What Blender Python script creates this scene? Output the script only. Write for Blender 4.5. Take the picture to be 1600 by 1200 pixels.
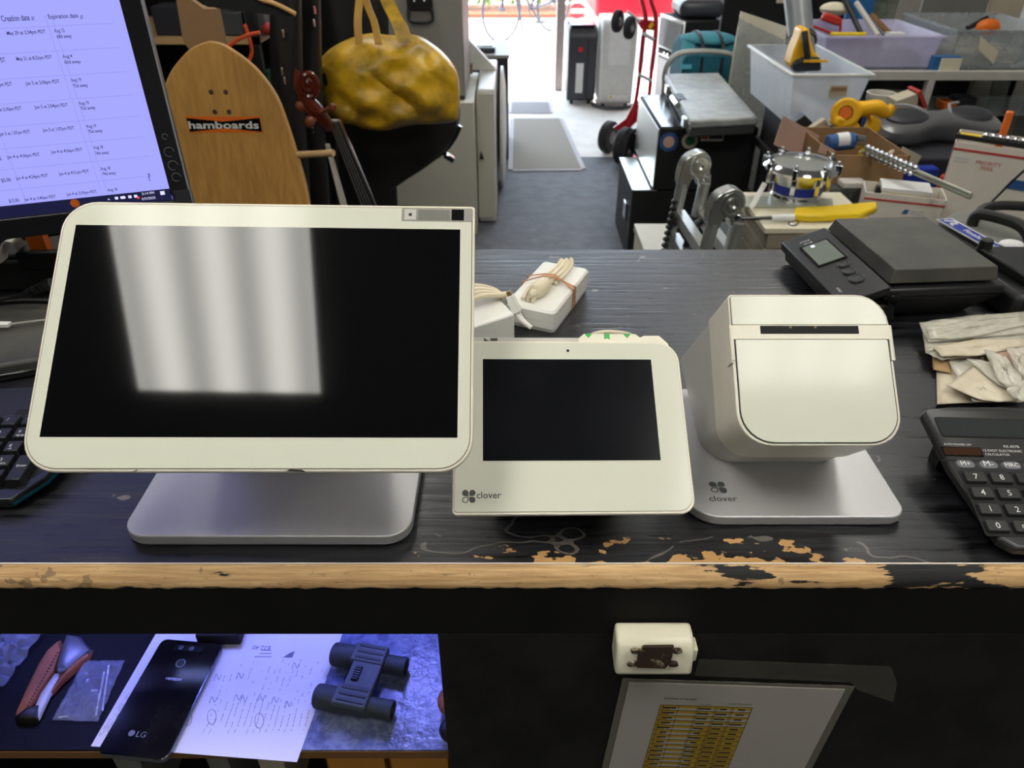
import bpy, math, random
from math import sin, cos, tan, pi, radians, sqrt
from mathutils import Matrix, Vector
R = math.radians
for o in list(bpy.data.objects): bpy.data.objects.remove(o)
S = bpy.context.scene
COL = S.collection
rnd = random.Random(7)

# ------------------------------------------------------------------ camera
FPX = 1150.0; PITCH = R(34); CZ = 1.52
cam = bpy.data.cameras.new('camera'); camo = bpy.data.objects.new('camera', cam); COL.objects.link(camo)
camo.location = (0, 0, CZ); camo.rotation_euler = (pi/2 - PITCH, 0, 0)
cam.sensor_fit = 'HORIZONTAL'; cam.sensor_width = 36; cam.lens = FPX/1600*36
cam.clip_start = 0.02; cam.clip_end = 200
cam.dof.use_dof = True; cam.dof.focus_distance = 0.64; cam.dof.aperture_fstop = 12.0
S.camera = camo
# ------------------------------------------------------------------ world, sun, exposure
w = bpy.data.worlds.new('world'); S.world = w; w.use_nodes = True
w.node_tree.nodes['Background'].inputs[0].default_value = (0.70, 0.84, 1.0, 1)
w.node_tree.nodes['Background'].inputs[1].default_value = 8.5
sd = bpy.data.lights.new('sun', 'SUN'); sd.energy = 14; sd.angle = R(1.0); sd.color = (1, .95, .88)
so = bpy.data.objects.new('sun', sd); COL.objects.link(so)
so.rotation_euler = (R(-13), 0, R(4))
S.view_settings.view_transform = 'Standard'; S.view_settings.look = 'None'
S.view_settings.exposure = 0.0; S.view_settings.gamma = 1.0
try: S.view_settings.use_curve_mapping = False
except Exception: pass

# ------------------------------------------------------------------ geometry of the view: pixel + known height / depth -> place
def ray(px, py):
    u = (px-800)/FPX; v = (600-py)/FPX
    return Vector((u, v*sin(PITCH)+cos(PITCH), v*cos(PITCH)-sin(PITCH)))
CAM = Vector((0, 0, CZ))
def at(px, py, z=None, y=None):
    d = ray(px, py); t = (z-CZ)/d.z if z is not None else y/d.y
    return CAM + d*t
def onplane(M, px, py):                                  # local x, y of a pixel on the XY plane of frame M
    n = M.col[2].xyz; p0 = M.translation; d = ray(px, py)
    q = CAM + d*(((p0-CAM).dot(n))/d.dot(n)) - p0
    return (q.dot(M.col[0].xyz), q.dot(M.col[1].xyz))
def frame(p, X, Y):
    X = Vector(X).normalized(); Z = X.cross(Vector(Y)).normalized(); Y = Z.cross(X)
    M = Matrix((X, Y, Z)).transposed().to_4x4(); M.translation = Vector(p); return M
def T(x=0, y=0, z=0): return Matrix.Translation((x, y, z))
def RX(a): return Matrix.Rotation(R(a), 4, 'X')
def RY(a): return Matrix.Rotation(R(a), 4, 'Y')
def RZ(a): return Matrix.Rotation(R(a), 4, 'Z')

# ------------------------------------------------------------------ materials
def lin(c): return tuple(((x/255)/12.92 if x/255 <= .04045 else ((x/255+.055)/1.055)**2.4) for x in c)
def mat(name, col, rough=.5, metal=0, coat=0, var=0, vs=20, bump=0, bs=80, col2=None, stretch=None, alpha=1, emit=None, es=0, trans=0, ior=1.45, spec=.5, thr=None):
    m = bpy.data.materials.new(name); m.use_nodes = True; nt = m.node_tree; b = nt.nodes['Principled BSDF']
    L = nt.links; c = lin(col)+(1,)
    b.inputs['Base Color'].default_value = c; b.inputs['Roughness'].default_value = rough
    b.inputs['Metallic'].default_value = metal; b.inputs['Coat Weight'].default_value = coat; b.inputs['Coat Roughness'].default_value = .06
    b.inputs['Alpha'].default_value = alpha; b.inputs['Transmission Weight'].default_value = trans; b.inputs['IOR'].default_value = ior
    b.inputs['Specular IOR Level'].default_value = spec
    if emit: b.inputs['Emission Color'].default_value = lin(emit)+(1,); b.inputs['Emission Strength'].default_value = es
    tc = nt.nodes.new('ShaderNodeTexCoord'); mp = nt.nodes.new('ShaderNodeMapping'); L.new(tc.outputs['Object'], mp.inputs[0])
    if stretch: mp.inputs['Scale'].default_value = stretch
    n = nt.nodes.new('ShaderNodeTexNoise'); n.inputs['Scale'].default_value = vs; n.inputs['Detail'].default_value = 6; n.inputs['Roughness'].default_value = .65
    L.new(mp.outputs[0], n.inputs['Vector'])
    r = nt.nodes.new('ShaderNodeValToRGB'); L.new(n.outputs[0], r.inputs[0])
    if col2 is not None:
        a, b2 = thr or (.40, .62)
        r.color_ramp.elements[0].position = a; r.color_ramp.elements[1].position = b2
        r.color_ramp.elements[0].color = c; r.color_ramp.elements[1].color = lin(col2)+(1,)
    else:
        v = var or .06
        r.color_ramp.elements[0].position = .3; r.color_ramp.elements[1].position = .7
        r.color_ramp.elements[0].color = tuple(x*(1-v) for x in c[:3])+(1,); r.color_ramp.elements[1].color = tuple(min(1, x*(1+v)) for x in c[:3])+(1,)
    L.new(r.outputs[0], b.inputs['Base Color'])
    if bump:
        n2 = nt.nodes.new('ShaderNodeTexNoise'); n2.inputs['Scale'].default_value = bs; n2.inputs['Detail'].default_value = 4
        L.new(mp.outputs[0], n2.inputs['Vector'])
        bp = nt.nodes.new('ShaderNodeBump'); bp.inputs['Strength'].default_value = bump; bp.inputs['Distance'].default_value = .002
        L.new(n2.outputs[0], bp.inputs['Height']); L.new(bp.outputs[0], b.inputs['Normal'])
    return m
M_ = {}
def K(name, *a, **k):
    M_[name] = mat(name, *a, **k); return M_[name]
K('white_plastic', (232, 226, 208), .35); K('white_glass', (219, 219, 203), .10, coat=.0, var=.01, spec=.3)
K('screen_black', (9, 9, 11), .045, coat=.0, var=.05, spec=.62); K('mini_black', (15, 16, 20), .12, col2=(22, 23, 28), vs=14)
K('seam', (120, 105, 80), .6); K('alu', (198, 197, 198), .42, metal=.45, var=.02, bump=.05, bs=900)
K('grey_plastic', (150, 148, 140), .5); K('satin_grey', (196, 192, 184), .4); K('dark_hole', (10, 10, 10), .7)
K('logo_grey', (72, 74, 74), .5); K('green_mark', (66, 180, 84), .5)
K('cable_cream', (226, 214, 186), .45); K('rubber_band', (190, 130, 84), .6); K('copper', (176, 148, 100), .3, metal=.8)
K('black_plastic', (26, 26, 27), .45, bump=.15, bs=500, var=.15); K('black_matte', (20, 20, 21), .75, var=.2); K('black_gloss', (14, 14, 15), .18)
K('scale_top', (60, 60, 57), .55, col2=(78, 76, 70), vs=9, bump=.1, bs=700)
K('lcd', (112, 120, 112), .25); K('lcd_dark', (50, 53, 54), .15); K('solar', (58, 38, 24), .15)
K('print_white', (225, 225, 220), .6); K('print_dim', (110, 112, 118), .6); K('ink', (40, 40, 48), .8); K('print_grey', (112, 112, 132), .8)
K('key_black', (30, 31, 34), .4, bump=.1, bs=600); K('key_grey', (104, 106, 112), .45)
K('calc_body', (42, 42, 42), .35, var=.06); K('kb_edge', (28, 30, 32), .15); K('teal_line', (18, 90, 110), .3)
K('bag_film', (214, 210, 194), .16, col2=(232, 228, 214), vs=30, alpha=.55, bump=.35, bs=45, spec=.7); K('paper_tan', (196, 184, 160), .7, col2=(214, 204, 182), vs=18)
K('kraft', (166, 136, 96), .8, var=.08); K('cardboard', (150, 118, 82), .85, var=.08, vs=8); K('cardboard_pink', (196, 160, 144), .85, var=.05, vs=8)
K('mail_white', (222, 214, 202), .6, var=.04); K('mail_red', (186, 62, 56), .6); K('mail_blue', (44, 84, 140), .6); K('mail_pale', (150, 160, 190), .6)
K('wood_board', (204, 154, 84), .42, col2=(172, 124, 62), vs=5, stretch=(14, 14, .5), thr=(.35, .7), coat=.15); K('wood_edge', (206, 158, 96), .5)
K('leather_yellow', (214, 168, 28), .38, col2=(110, 90, 40), vs=9, thr=(.44, .70), bump=.5, bs=26)
K('strap_tan', (196, 150, 60), .5); K('case_black', (26, 25, 25), .5, var=.2, bump=.3, bs=200); K('chrome', (215, 218, 222), .12, metal=1)
K('varnish_red', (92, 36, 22), .2, coat=.4, var=.25, vs=30); K('peg_wood', (124, 66, 44), .35); K('fingerboard', (52, 50, 46), .3); K('string_metal', (190, 190, 190), .3, metal=.8)
K('cab_grey', (148, 144, 136), .5, var=.03); K('cab_beige', (196, 192, 178), .5, var=.03); K('cab_white', (220, 218, 212), .4); K('dark_purple', (46, 38, 46), .5)
K('red_paint', (176, 26, 44), .3, coat=.3); K('red_car', (214, 28, 48), .3); K('rubber', (40, 40, 42), .75); K('hub_grey', (120, 118, 120), .5)
K('ac_dark', (58, 60, 66), .35); K('ac_white', (206, 206, 202), .45); K('sticker_white', (222, 222, 220), .5)
K('amp_silver', (150, 152, 152), .55, var=.1, vs=90); K('teal_canvas', (26, 96, 112), .8, var=.15, bump=.4, bs=60); K('teal_light', (60, 134, 148), .8, bump=.4, bs=60); K('khaki_canvas', (98, 112, 98), .8)
K('tool_case', (168, 170, 168), .45, col2=(146, 148, 146), vs=12, bump=.2, bs=300); K('tool_case_side', (62, 64, 62), .6); K('silver_alu', (214, 216, 212), .28, metal=.8, var=.05)
K('hinge_steel', (206, 208, 202), .22, metal=.9); K('strap_white', (200, 200, 205), .5)
K('bin_clear', (232, 238, 246), .3, alpha=.40); K('bin_rim', (226, 228, 224), .35, alpha=.8); K('bin_lilac', (222, 216, 244), .3, alpha=.55); K('bin_smoke', (170, 176, 178), .2, alpha=.45)
K('tool_yellow', (236, 176, 22), .4); K('tool_orange', (226, 110, 30), .45); K('tool_black', (30, 30, 30), .5); K('pipe_grey', (120, 124, 128), .35)
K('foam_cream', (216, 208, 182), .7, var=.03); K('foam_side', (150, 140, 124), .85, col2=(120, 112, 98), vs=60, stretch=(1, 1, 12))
K('rule_metal', (168, 170, 156), .4, metal=.3); K('level_yellow', (232, 196, 30), .35); K('blue_label', (30, 52, 150), .4); K('red_bit', (190, 50, 40), .5)
K('hover_grey', (92, 92, 94), .3, coat=.3); K('hover_pad', (44, 44, 50), .5); K('hover_light', (150, 150, 155), .3)
K('glass_shelf', (190, 205, 205), .08, alpha=.25); K('showcase_dark', (44, 44, 44), .6); K('panel_grey', (118, 118, 112), .7, var=.1, vs=3); K('panel_cream', (186, 176, 154), .7, var=.1, vs=4); K('green_dark', (62, 76, 66), .7, col2=(120, 124, 110), vs=9)
K('blue_box', (40, 96, 150), .5); K('poster_red', (170, 50, 44), .6); K('wall_dark', (38, 37, 38), .8, var=.1, vs=3); K('wall_light', (176, 172, 164), .8)
K('ceiling_white', (190, 188, 182), .9); K('steel_shelf', (70, 72, 76), .5)
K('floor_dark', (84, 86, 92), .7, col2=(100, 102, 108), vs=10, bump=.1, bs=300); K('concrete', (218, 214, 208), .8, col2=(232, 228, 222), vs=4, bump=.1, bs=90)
K('mat_beige', (150, 144, 134), .95, var=.12, vs=120, bump=.4, bs=500); K('mat_grey', (140, 138, 140), .95, var=.1, vs=120); K('mat_edge', (186, 184, 188), .8)
K('pavement', (206, 202, 196), .9, var=.05, vs=2); K('leaf_green', (96, 140, 50), .6, col2=(214, 214, 160), vs=7, thr=(.42, .6)); K('soil', (120, 76, 50), .9); K('bike_grey', (74, 70, 80), .4, metal=.3)
K('sign_red', (200, 28, 44), .4); K('post_grey', (150, 140, 138), .5)
K('apron_black', (17, 16, 15), .8, var=.25, vs=12, bump=.2, bs=60, spec=.3); K('panel_black', (22, 21, 19), .75, col2=(34, 33, 28), vs=16, bump=.3, bs=50, spec=.3)
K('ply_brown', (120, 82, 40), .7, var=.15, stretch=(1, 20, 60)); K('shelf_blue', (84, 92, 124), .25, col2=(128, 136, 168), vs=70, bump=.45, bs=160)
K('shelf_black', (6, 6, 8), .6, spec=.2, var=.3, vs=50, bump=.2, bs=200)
K('leather_tan', (158, 92, 58), .7, var=.12, vs=60, bump=.3, bs=300); K('steel_dark', (110, 112, 118), .4, metal=.5); K('leather_black', (26, 24, 22), .5)
K('paper', (228, 226, 222), .7, var=.015); K('phone_black', (6, 6, 7), .10, spec=.3, col2=(26, 24, 20), vs=18); K('phone_edge', (120, 124, 130), .2, metal=.8)
K('bino_rubber', (52, 60, 62), .6, bump=.2, bs=400); K('bino_body', (70, 80, 82), .5); K('lens_dark', (14, 14, 18), .1)
K('clear_film', (190, 195, 215), .12, alpha=.22, bump=.8, bs=70); K('yellow_bin', (206, 140, 20), .4); K('buzzer_white', (226, 220, 196), .35, var=.04); K('rust', (52, 38, 26), .7, col2=(150, 140, 118), vs=70, thr=(.55, .62))
K('laminate', (150, 146, 130), .15, alpha=.35); K('sheet_grey', (176, 170, 160), .35, coat=.25, var=.04, vs=9); K('row_yellow', (176, 142, 20), .4); K('tape', (150, 146, 130), .2, alpha=.10, bump=.6, bs=60)
K('orange_cord', (206, 84, 40), .5); K('green_cloth', (30, 96, 66), .7); K('dowel', (196, 160, 112), .6); K('plug_white', (232, 230, 222), .4); K('frame_tube', (176, 176, 168), .35, metal=.6)
K('monitor_bezel', (22, 22, 26), .38, bump=.2, bs=500); K('monitor_edge', (150, 150, 156), .3)
K('screen_lit', (30, 30, 40), .4, emit=(166, 168, 255), es=1.0, var=.01); K('taskbar', (20, 20, 40), .4, emit=(30, 32, 74), es=.6); K('screen_ink', (40, 40, 90), .5, emit=(50, 50, 110), es=.5); K('screen_grid', (60, 60, 110), .5, emit=(150, 152, 240), es=.9)
K('screen_white', (225, 225, 255), .5, emit=(220, 220, 255), es=.8); K('led_green', (80, 255, 60), .5, emit=(90, 255, 70), es=3); K('led_strip', (220, 225, 255), .5, emit=(150, 165, 255), es=12); K('icon_red', (240, 70, 70), .5, emit=(240, 80, 70), es=.7)

# diffuser of the ceiling troffers: three tubes show through it as brighter bands
def troffer_mat():
    m = bpy.data.materials.new('troffer_diffuser'); m.use_nodes = True; nt = m.node_tree; L = nt.links
    b = nt.nodes['Principled BSDF']; b.inputs['Base Color'].default_value = (.8, .8, .8, 1)
    tc = nt.nodes.new('ShaderNodeTexCoord'); sp = nt.nodes.new('ShaderNodeSeparateXYZ'); L.new(tc.outputs['Object'], sp.inputs[0])
    mu = nt.nodes.new('ShaderNodeMath'); mu.operation = 'MULTIPLY'; mu.inputs[1].default_value = 2*pi/.18; L.new(sp.outputs[0], mu.inputs[0])
    co = nt.nodes.new('ShaderNodeMath'); co.operation = 'COSINE'; L.new(mu.outputs[0], co.inputs[0])
    mr = nt.nodes.new('ShaderNodeMapRange'); mr.inputs[1].default_value = -1; mr.inputs[2].default_value = 1; mr.inputs[3].default_value = 7.5; mr.inputs[4].default_value = 14.5
    L.new(co.outputs[0], mr.inputs[0]); b.inputs['Emission Color'].default_value = (1.0, .98, .90, 1); L.new(mr.outputs[0], b.inputs['Emission Strength'])
    return m
M_['troffer_diffuser'] = troffer_mat()

# painted plywood with chips that show tan wood; edge=True is the worn nosing
def counter_mat(name, edge):
    m = bpy.data.materials.new(name); m.use_nodes = True; nt = m.node_tree; L = nt.links; b = nt.nodes['Principled BSDF']
    N = nt.nodes.new
    tc = N('ShaderNodeTexCoord'); sp = N('ShaderNodeSeparateXYZ'); L.new(tc.outputs['Object'], sp.inputs[0])
    def noise(scale, st, det=6, rough=.6):
        mp = N('ShaderNodeMapping'); mp.inputs['Scale'].default_value = st; L.new(tc.outputs['Object'], mp.inputs[0])
        n = N('ShaderNodeTexNoise'); n.inputs['Scale'].default_value = scale; n.inputs['Detail'].default_value = det; n.inputs['Roughness'].default_value = rough
        L.new(mp.outputs[0], n.inputs['Vector']); return n.outputs[0]
    def ramp(x, a, c, ca=(0, 0, 0, 1), cb=(1, 1, 1, 1)):
        r = N('ShaderNodeValToRGB'); r.color_ramp.elements[0].position = a; r.color_ramp.elements[1].position = c
        r.color_ramp.elements[0].color = ca; r.color_ramp.elements[1].color = cb; L.new(x, r.inputs[0]); return r.outputs[0]
    def math_(op, x, y):
        q = N('ShaderNodeMath'); q.operation = op
        for i, v in enumerate((x, y)):
            if hasattr(v, 'links'): L.new(v, q.inputs[i])
            else: q.inputs[i].default_value = v
        return q.outputs[0]
    def mix(f, a, c):
        q = N('ShaderNodeMix'); q.data_type = 'RGBA'; L.new(f, q.inputs[0])
        for i, v in ((6, a), (7, c)):
            if hasattr(v, 'links'): L.new(v, q.inputs[i])
            else: q.inputs[i].default_value = v
        return q.outputs[2]
    grain = noise(7, (1.2, 22, 22)); wood = ramp(noise(9, (2, 40, 40)), .3, .7, lin((178, 136, 86))+(1,), lin((230, 192, 140))+(1,))
    if edge:
        black = ramp(noise(16, (.8, 3.0, 3.0), 5), .56, .58)
        # the paint survives best towards the right-hand end
        mr = N('ShaderNodeMapRange'); L.new(sp.outputs[0], mr.inputs[0]); mr.inputs[1].default_value = .15; mr.inputs[2].default_value = .42; mr.inputs[3].default_value = -.04; mr.inputs[4].default_value = .09
        f = ramp(math_('ADD', noise(14, (.7, 2.6, 3.6), 5), mr.outputs[0]), .59, .61)
        f2 = ramp(noise(11, (.9, 5.5, 5.5), 4), .665, .68); f = math_('MAXIMUM', f, f2)
        scr = ramp(noise(120, (.35, 1.6, 1.6), 4, .7), .60, .70); wood = mix(math_('MULTIPLY', scr, .55), wood, lin((96, 78, 56))+(1,))
        crk = ramp(noise(55, (1, 1, 1), 5, .6), .64, .66); wood = mix(math_('MULTIPLY', crk, .5), wood, lin((60, 56, 52))+(1,))
        colr = mix(f, wood, lin((24, 24, 25))+(1,)); b.inputs['Roughness'].default_value = .7
    else:
        paint = ramp(grain, .38, .66, lin((8, 8, 10))+(1,), lin((34, 35, 40))+(1,))
        dust = ramp(noise(3.2, (1, 1, 1), 8, .7), .60, .85); p2 = mix(dust, paint, lin((56, 56, 54))+(1,))
        sc = ramp(noise(40, (1, 1, 1), 3, .5), .70, .73); p3 = mix(math_('MULTIPLY', sc, .5), p2, lin((150, 140, 124))+(1,))
        # chips: near the front edge, from the middle to the right
        my = N('ShaderNodeMapRange'); L.new(sp.outputs[1], my.inputs[0]); my.inputs[1].default_value = -.322; my.inputs[2].default_value = -.25; my.inputs[3].default_value = .085; my.inputs[4].default_value = -.16
        mx = N('ShaderNodeMapRange'); L.new(sp.outputs[0], mx.inputs[0]); mx.inputs[1].default_value = -.16; mx.inputs[2].default_value = -.06; mx.inputs[3].default_value = -.3; mx.inputs[4].default_value = 0
        mx2 = N('ShaderNodeMapRange'); L.new(sp.outputs[0], mx2.inputs[0]); mx2.inputs[1].default_value = .26; mx2.inputs[2].default_value = .34; mx2.inputs[3].default_value = 0; mx2.inputs[4].default_value = -.3
        s = math_('ADD', math_('ADD', math_('ADD', noise(26, (1, 1.6, 1), 4, .55), my.outputs[0]), mx.outputs[0]), mx2.outputs[0])
        f = ramp(s, .622, .634)
        ln_ = math_('ABSOLUTE', math_('SUBTRACT', noise(5.5, (1, 1.5, 1), 3, .5), .5), 0); lines = math_('LESS_THAN', ln_, .0035); zone = math_('GREATER_THAN', math_('ADD', math_('ADD', my.outputs[0], noise(9, (1, 1, 1), 3)), mx.outputs[0]), .44)
        p3 = mix(math_('MULTIPLY', math_('MULTIPLY', lines, zone), .55), p3, lin((128, 122, 112))+(1,))
        colr = mix(f, p3, lin((190, 146, 92))+(1,))
        b.inputs['Coat Weight'].default_value = .4; b.inputs['Coat Roughness'].default_value = .28
        rr = ramp(grain, .35, .65, (.24, .24, .24, 1), (.5, .5, .5, 1)); L.new(rr, b.inputs['Roughness'])
    L.new(colr, b.inputs['Base Color'])
    bp = N('ShaderNodeBump'); bp.inputs['Strength'].default_value = .6; bp.inputs['Distance'].default_value = .0016; L.new(grain, bp.inputs['Height']); L.new(bp.outputs[0], b.inputs['Normal'])
    return m
M_['counter_top'] = counter_mat('counter_top', False); M_['counter_edge'] = counter_mat('counter_edge', True)

# ------------------------------------------------------------------ mesh builder
class MB:
    def __init__(s, M=None): s.v = []; s.f = []; s.mi = []; s.mats = []; s.M = M or Matrix(); s.B = s.M.copy()
    def use(s, M): s.M = s.B @ M; return s                # work in frame M
    def m(s, name):
        if name not in s.mats: s.mats.append(name)
        s.cur = s.mats.index(name); return s
    cur = 0
    def add(s, vs, fs):
        o = len(s.v); s.v += [tuple(s.M @ Vector(v)) for v in vs]
        for f in fs: s.f.append([i+o for i in f]); s.mi.append(s.cur)
        return s
    def box(s, x0, x1, y0, y1, z0, z1):
        return s.add([(x, y, z) for z in (z0, z1) for y in (y0, y1) for x in (x0, x1)], [(0, 2, 3, 1), (4, 5, 7, 6), (0, 1, 5, 4), (2, 6, 7, 3), (0, 4, 6, 2), (1, 3, 7, 5)])
    def prism(s, pts, z0, z1, top=None):
        n = len(pts); top = top or pts
        return s.add([(p[0], p[1], z0) for p in pts]+[(p[0], p[1], z1) for p in top],
                     [tuple(reversed(range(n))), tuple(range(n, 2*n))]+[(i, (i+1) % n, n+(i+1) % n, n+i) for i in range(n)])
    def slab(s, P, off):                                  # polygon of 3D points, extruded by vector off
        n = len(P); P = [Vector(p) for p in P]; off = Vector(off)
        return s.add(P+[p+off for p in P], [tuple(reversed(range(n))), tuple(range(n, 2*n))]+[(i, (i+1) % n, n+(i+1) % n, n+i) for i in range(n)])
    def ring(s, rings, closed=False, cap=True):
        n = len(rings[0]); vs = [v for r in rings for v in r]; fs = []
        k = len(rings)
        for a in range(k if closed else k-1):
            b = (a+1) % k
            for i in range(n): j = (i+1) % n; fs.append((a*n+i, a*n+j, b*n+j, b*n+i))
        if cap and not closed: fs += [tuple(reversed(range(n))), tuple(range((k-1)*n, k*n))]
        return s.add(vs, fs)
    def lathe(s, prof, n=24, cap=True):                   # (r, z) about local z
        return s.ring([[(r*cos(2*pi*i/n), r*sin(2*pi*i/n), z) for i in range(n)] for r, z in prof], cap=cap)
    def cyl(s, p0, p1, r0, r1=None, n=14):
        p0 = Vector(p0); p1 = Vector(p1); return s.tube([p0, p1], [r0, r0 if r1 is None else r1], n, smooth=False)
    def tube(s, P, r, n=8, smooth=True, closed=False):
        P = [Vector(p) for p in P]
        rr = r if isinstance(r, (list, tuple)) else [r]*len(P)
        if smooth and len(P) > 2:
            Q = []; q = []; k = len(P)
            for i in range(k if closed else k-1):
                a, b, c, d = (P[(i-1) % k] if closed else P[max(i-1, 0)]), P[i], P[(i+1) % k], (P[(i+2) % k] if closed else P[min(i+2, k-1)])
                for j in range(6):
                    t = j/6; Q.append(.5*((2*b)+(c-a)*t+(2*a-5*b+4*c-d)*t*t+(3*b-a-3*c+d)*t**3)); q.append(rr[i]*(1-t)+rr[(i+1) % k]*t)
            if not closed: Q.append(P[-1]); q.append(rr[-1])
            P, rr = Q, q
        rings = []; up = None; k = len(P)
        for i, p in enumerate(P):
            d = ((P[(i+1) % k]-P[i-1]) if closed else (P[min(i+1, k-1)]-P[max(i-1, 0)]))
            if d.length < 1e-9: d = Vector((0, 0, 1))
            d.normalize()
            if up is None: up = d.orthogonal().normalized()
            up = (up-d*up.dot(d)); up = up.normalized() if up.length > 1e-6 else d.orthogonal().normalized(); sd = d.cross(up)
            rings.append([p+(up*cos(2*pi*j/n)+sd*sin(2*pi*j/n))*rr[i] for j in range(n)])
        return s.ring(rings, closed=closed)
    def strap(s, P, wv, t, smooth=True):                  # flat band along P, width vector wv
        P = [Vector(p) for p in P]; wv = Vector(wv)
        if smooth and len(P) > 2:
            Q = []
            for i in range(len(P)-1):
                a, b, c, d = P[max(i-1, 0)], P[i], P[i+1], P[min(i+2, len(P)-1)]
                for j in range(6): u = j/6; Q.append(.5*((2*b)+(c-a)*u+(2*a-5*b+4*c-d)*u*u+(3*b-a-3*c+d)*u**3))
            Q.append(P[-1]); P = Q
        rings = []
        for i, p in enumerate(P):
            d = (P[min(i+1, len(P)-1)]-P[max(i-1, 0)]).normalized(); nn = d.cross(wv).normalized()*t/2
            rings.append([p-wv/2-nn, p+wv/2-nn, p+wv/2+nn, p-wv/2+nn])
        return s.ring(rings)
    def ball(s, c, r, n=14, k=9):
        rx, ry, rz = (r, r, r) if not isinstance(r, (tuple, list)) else r
        return s.ring([[(c[0]+rx*sin(pi*(a+.02)/(k+.04))*cos(2*pi*i/n), c[1]+ry*sin(pi*(a+.02)/(k+.04))*sin(2*pi*i/n), c[2]-rz*cos(pi*a/k)) for i in range(n)] for a in range(k+1)])
    def puff(s, pts, front, back=None, rings=6, e=.5, noise=None):   # inflated outline in local XY, bulging +z by front, -z by back
        back = front if back is None else back; cx = sum(p[0] for p in pts)/len(pts); cy = sum(p[1] for p in pts)/len(pts)
        rs = []; pw = 2.0 if e >= .5 else 2.6
        for sgn, D in ((-1, back), (1, front)):
            for a in (range(rings+1) if sgn > 0 else range(rings, 0, -1)):
                k = 1-.95*(a/rings)**1.5; zz = D*(1-k**pw)**(1/pw); row = []
                for p in pts:
                    x = cx+(p[0]-cx)*k; y = cy+(p[1]-cy)*k; dz = noise(x, y)*(1-k**5) if noise else 0
                    row.append((x, y, sgn*(zz+dz)))
                rs.append(row)
        return s.ring(rs)
    def grid(s, fn, nu, nv, th=.0):
        P = [[Vector(fn(i/nu, j/nv)) for i in range(nu+1)] for j in range(nv+1)]; vs = [p for r in P for p in r]
        fs = [(j*(nu+1)+i, j*(nu+1)+i+1, (j+1)*(nu+1)+i+1, (j+1)*(nu+1)+i) for j in range(nv) for i in range(nu)]
        return s.add(vs, fs)
    def text(s, body, w, h=None, align='L', z=.0002, bold=0):
        c = bpy.data.curves.new('t', 'FONT'); c.body = body; c.size = 1; c.extrude = 0; c.offset = bold; c.resolution_u = 2
        o = bpy.data.objects.new('t', c); me = bpy.data.meshes.new_from_object(o)
        vs = [v.co.copy() for v in me.vertices]; fs = [tuple(p.vertices) for p in me.polygons]
        bpy.data.objects.remove(o); bpy.data.curves.remove(c)
        if not vs: bpy.data.meshes.remove(me); return s
        x0 = min(v.x for v in vs); x1 = max(v.x for v in vs); y1 = max(v.y for v in vs); y0 = min(v.y for v in vs)
        k = w/(x1-x0) if w else h/(y1-y0); kh = h/(y1-y0) if h else k
        dx = 0 if align == 'L' else -(x1-x0)*k/2
        s.add([((v.x-x0)*k+dx, (v.y-y0)*kh if h else v.y*k, z) for v in vs], fs); bpy.data.meshes.remove(me); return s
    def build(s, name, parent=None, bevel=0, seg=2, sub=0, solid=0, label=None, flat=False, sharp=32):
        me = bpy.data.meshes.new(name); me.from_pydata(s.v, [], s.f); me.validate()
        for n in s.mats: me.materials.append(M_[n])
        for p, i in zip(me.polygons, s.mi): p.material_index = i; p.use_smooth = not flat
        if not flat: me.set_sharp_from_angle(angle=R(sharp))
        import bmesh
        bm = bmesh.new(); bm.from_mesh(me)
        if not solid: bmesh.ops.recalc_face_normals(bm, faces=bm.faces)
        bm.to_mesh(me); bm.free()
        o = bpy.data.objects.new(name, me); COL.objects.link(o)
        if parent is not None: o.parent = parent
        if solid: md = o.modifiers.new('solid', 'SOLIDIFY'); md.thickness = solid; md.offset = 0
        if bevel: md = o.modifiers.new('bevel', 'BEVEL'); md.width = bevel; md.segments = seg; md.limit_method = 'ANGLE'; md.angle_limit = R(35); md.harden_normals = False
        if sub: md = o.modifiers.new('sub', 'SUBSURF'); md.levels = sub; md.render_levels = sub
        if label: o['label'] = label
        return o
def tag(o, label, cat, group=None, kind=None):
    o['label'] = label; o['category'] = cat
    if group: o['group'] = group
    if kind: o['kind'] = kind
    return o
FR = {}
def thing(name, label, cat, M=None, group=None):
    M = M if isinstance(M, Matrix) else (T(*M) if M is not None else Matrix())
    o = bpy.data.objects.new(name, None); COL.objects.link(o); o.empty_display_size = .02; o.matrix_world = M; tag(o, label, cat, group); FR[o.name] = M.copy(); return o
def L(root=None): return MB()                             # local coordinates of the thing
def Wd(root): return MB(FR[root.name].inverted())         # world coordinates, stored local to the thing
def one(mb, name, label, cat, group=None, **k):           # a thing that is a single mesh, origin moved to its base centre
    xs = [v[0] for v in mb.v]; ys = [v[1] for v in mb.v]; zs = [v[2] for v in mb.v]
    c = ((min(xs)+max(xs))/2, (min(ys)+max(ys))/2, min(zs)); mb.v = [(v[0]-c[0], v[1]-c[1], v[2]-c[2]) for v in mb.v]
    o = mb.build(name, None, **k); o.location = c; return tag(o, label, cat, group)
def struct(name, mb, **k):
    o = mb.build(name, None, **k); o['kind'] = 'structure'; return o
def rrect(x0, x1, y0, y1, r, n=6):                        # r: one radius or (TL, TR, BR, BL)
    tl, tr, br, bl = (r,)*4 if not isinstance(r, (tuple, list)) else r; P = []
    for cx, cy, q, a0 in ((x1-tr, y1-tr, tr, 0), (x0+tl, y1-tl, tl, 90), (x0+bl, y0+bl, bl, 180), (x1-br, y0+br, br, 270)):
        for i in range(n+1): a = R(a0+90*i/n); P.append((cx+q*cos(a), cy+q*sin(a)))
    return P
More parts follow.
